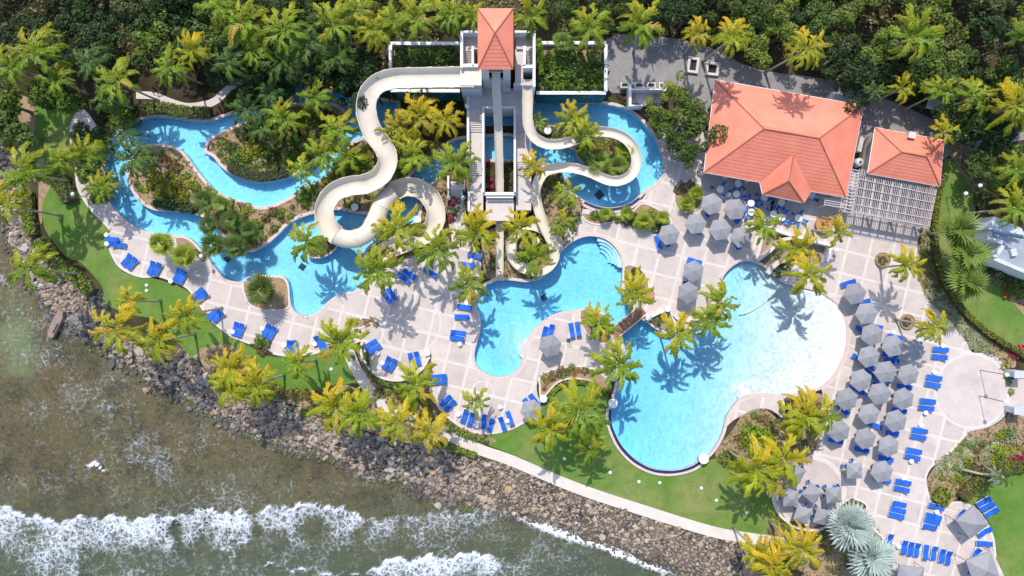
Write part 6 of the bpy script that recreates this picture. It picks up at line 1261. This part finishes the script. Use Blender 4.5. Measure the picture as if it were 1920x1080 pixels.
# hedges -------------------------------------------------------------------------
def hedge(s, wpx, h, col, label, leaf=0.13, dens=42):
    P = [Vector(W(*p)) for p in smooth(pts(s), 6, False)]; r = np.random.default_rng(len(s)+int(wpx)); V = []; F = []; wd = wpx/14
    L = sum((P[i+1]-P[i]).length for i in range(len(P)-1)); n = int(L*(wd+2*h*0.8)*dens*0.55); cum = np.cumsum([0]+[(P[i+1]-P[i]).length for i in range(len(P)-1)])
    t = thing('hedge', label, 'hedge')
    m = MB()
    for i in range(len(P)-1):
        d = P[i+1]-P[i]; c = (P[i]+P[i+1])/2; m.box((c.x, c.y, h*0.42), (d.length*1.12, wd*0.84, h*0.84), math.atan2(d.y, d.x))
    o = m.build('hedge_core', M['soil'], t)
    for k in range(n):
        q = r.uniform(0, L); i = min(int(np.searchsorted(cum, q, 'right'))-1, len(P)-2); d = (P[i+1]-P[i]); c = P[i]+d*((q-cum[i])/max(d.length, 1e-6)); nn_ = Vector((-d.y, d.x)).normalized(); u = r.uniform(-1, 1)
        rim = r.random() < 0.3; off = (math.copysign(1, u) if rim else u)*wd*0.5; z = h*r.uniform(0.15, 0.95) if rim else h*(0.92+0.12*r.random()-0.15*abs(u)**4)
        pos = Vector((c.x+nn_.x*off, c.y+nn_.y*off, z)); nrm = Vector((nn_.x*off*0.4+r.normal()*0.5, nn_.y*off*0.4+r.normal()*0.5, 1 if not rim else 0.3)).normalized(); a = nrm.cross(Vector(r.normal(size=3))).normalized(); b = nrm.cross(a); s_ = leaf*r.uniform(0.6, 1.4); kk = len(V)
        V += [pos-a*s_, pos-b*s_*0.6, pos+a*s_, pos+b*s_*0.6]; F.append((kk, kk+1, kk+2, kk+3))
    obj('foliage', mesh('foliage', V, F, M['leaf']), t, color=col)
BG = (0.18, 0.29, 0.016); MG = (0.115, 0.205, 0.02); DG = (0.034, 0.085, 0.014); OG = (0.165, 0.195, 0.01)
hedge("14,200 18,232 10,262", 28, 1.2, BG, 'bright green hedge by the dirt path at the wood edge'); hedge("268,208 310,204 350,212 398,213", 22, 1.0, MG, 'green hedge between garden path and lazy river'); hedge("57,362 58,400 66,442", 22, 1.1, BG, 'bright green hedge beside the rocks and dirt path'); hedge("104,325 120,345 138,378", 30, 1.2, MG, 'wide green hedge between lawn and river path')
hedge("75,452 92,475 120,500 150,522 178,550", 24, 1.1, BG, 'bright green hedge edging the lawn above the rocks'); hedge("292,382 320,384 365,396", 12, 0.9, DG, 'dark clipped hedge on the river peninsula'); hedge("432,312 455,324 485,331 520,328 545,318", 18, 0.8, DG, 'dark hedge on the lower rim of round river island'); hedge("820,826 855,840 893,853", 11, 0.7, BG, 'bright green hedge along the start of seaside path'); hedge("836,790 868,812 915,826", 9, 0.6, BG, 'narrow green hedge below the deck edge loungers')
hedge("686,660 692,690 716,715 750,722 778,716", 10, 0.7, MG, 'green hedge wrapping the walled lounger bay'); hedge("1768,330 1757,352 1750,395 1748,445 1755,498 1775,545 1807,588 1852,627 1920,668", 11, 1.0, OG, 'long olive hedge curving along the right lawn'); hedge("1800,932 1815,912 1845,890 1880,876 1935,868", 24, 1.0, OG, 'thick olive hedge above the lower lawn'); hedge("1028,748 1045,726 1080,715 1115,722 1138,742", 9, 0.5, BG, 'low bright hedge inside the crescent bed'); hedge("1008,98 1012,130 1012,160", 9, 5.0, BG, 'tall leafy hedge against the stair court wall')
# low ground cover in the beds: one mass
gv = []; gf = []; r = np.random.default_rng(77)
def cover(s, n, size):
    P = pts(s); a = np.array(P); x = r.uniform(a[:, 0].min(), a[:, 0].max(), n*3); y = r.uniform(a[:, 1].min(), a[:, 1].max(), n*3); ok = inpoly(P, x, y)
    wx, wy = (x[ok][:n]-960)/14, (540-y[ok][:n])/14; inw = np.zeros(len(wx), bool)
    for p, isl in POOL_HOLES:
        q = inpoly(p, wx, wy)
        for i_ in isl: q &= ~inpoly(i_, wx, wy)
        inw |= q
    for X, Y in zip(wx[~inw], wy[~inw]):
        nrm = Vector((*r.normal(size=2)*0.5, 1)).normalized(); aa = nrm.cross(Vector(r.normal(size=3))).normalized(); bb = nrm.cross(aa); s_ = size*r.uniform(0.5, 1.4); pos = Vector((X, Y, 0.05+0.18*r.random())); k = len(gv); gv.extend([pos-aa*s_, pos-bb*s_*0.6, pos+aa*s_, pos+bb*s_*0.6]); gf.append((k, k+1, k+2, k+3))
for s in BED_TAN: cover(s, 1300, 0.16)
for s in BED_SHORE: cover(s, 1200, 0.15)
for s in ("0,-40 1920,-40 1920,110 1640,140 1400,80 1150,60 1010,60 860,60 700,130 400,150 200,110 0,100",): cover(s, 9000, 0.24)
def covermat():
    m, t, b, o = nodes('ground_cover_leaf'); b.inputs['Roughness'].default_value = 0.6
    c = ramp(t, N(t, 'ShaderNodeNewGeometry').outputs['Random Per Island'], [(0, (0.045, 0.075, 0.012)), (0.4, (0.10, 0.13, 0.02)), (0.7, (0.17, 0.17, 0.03)), (1, (0.20, 0.13, 0.05))]); t.links.new(c, b.inputs['Base Color']); return m
o = struct(obj('ground_cover', mesh('ground_cover', gv, gf, covermat())), 'stuff'); o['label'] = 'low leafy ground cover between shrubs in the planting beds'; o['category'] = 'ground cover'
# the 290 largest shrubs stay individuals, the small fillers become one mass
SHRUBS.sort(key=lambda q: -q[0]); vv = []; cc_ = []; nq = 0
bpy.context.view_layer.update()
for rp, o, px, py, look in SHRUBS[:290]: item(o, px, py, look, 'shrub', 'garden shrubs')
for rp, o, px, py, look in SHRUBS[290:]:
    a = np.empty(len(o.data.vertices)*3, 'f'); o.data.vertices.foreach_get('co', a); a = a.reshape(-1, 3); Mx = np.array(Matrix.LocRotScale(o.location, o.rotation_euler, o.scale)); vv.append(a @ Mx[:3, :3].T+Mx[:3, 3]); cc_.append(np.tile(np.array(o.color[:]), (len(a), 1))); bpy.data.objects.remove(o)
vv = np.concatenate(vv); me = bpy.data.meshes.new('undergrowth'); me.from_pydata(vv.tolist(), [], [(4*i, 4*i+1, 4*i+2, 4*i+3) for i in range(len(vv)//4)]); ca_ = me.color_attributes.new('tint', 'FLOAT_COLOR', 'POINT'); ca_.data.foreach_set('color', np.concatenate(cc_).ravel())
mu, t_, b_, o_ = nodes('undergrowth_leaf'); b_.inputs['Roughness'].default_value = 0.55; at_ = N(t_, 'ShaderNodeAttribute', attribute_name='tint'); vm_ = N(t_, 'ShaderNodeVectorMath', operation='SCALE'); t_.links.new(at_.outputs['Color'], vm_.inputs[0]); t_.links.new(maprange(t_, noise(t_, 1.3, 3), 0.25, 0.75, 0.65, 1.35), vm_.inputs['Scale']); t_.links.new(vm_.outputs[0], b_.inputs['Base Color']); me.materials.append(mu)
o = struct(obj('undergrowth', me), 'stuff'); o['label'] = 'small filler plants massed between the shrubs in the beds'; o['category'] = 'undergrowth'
finish_labels()
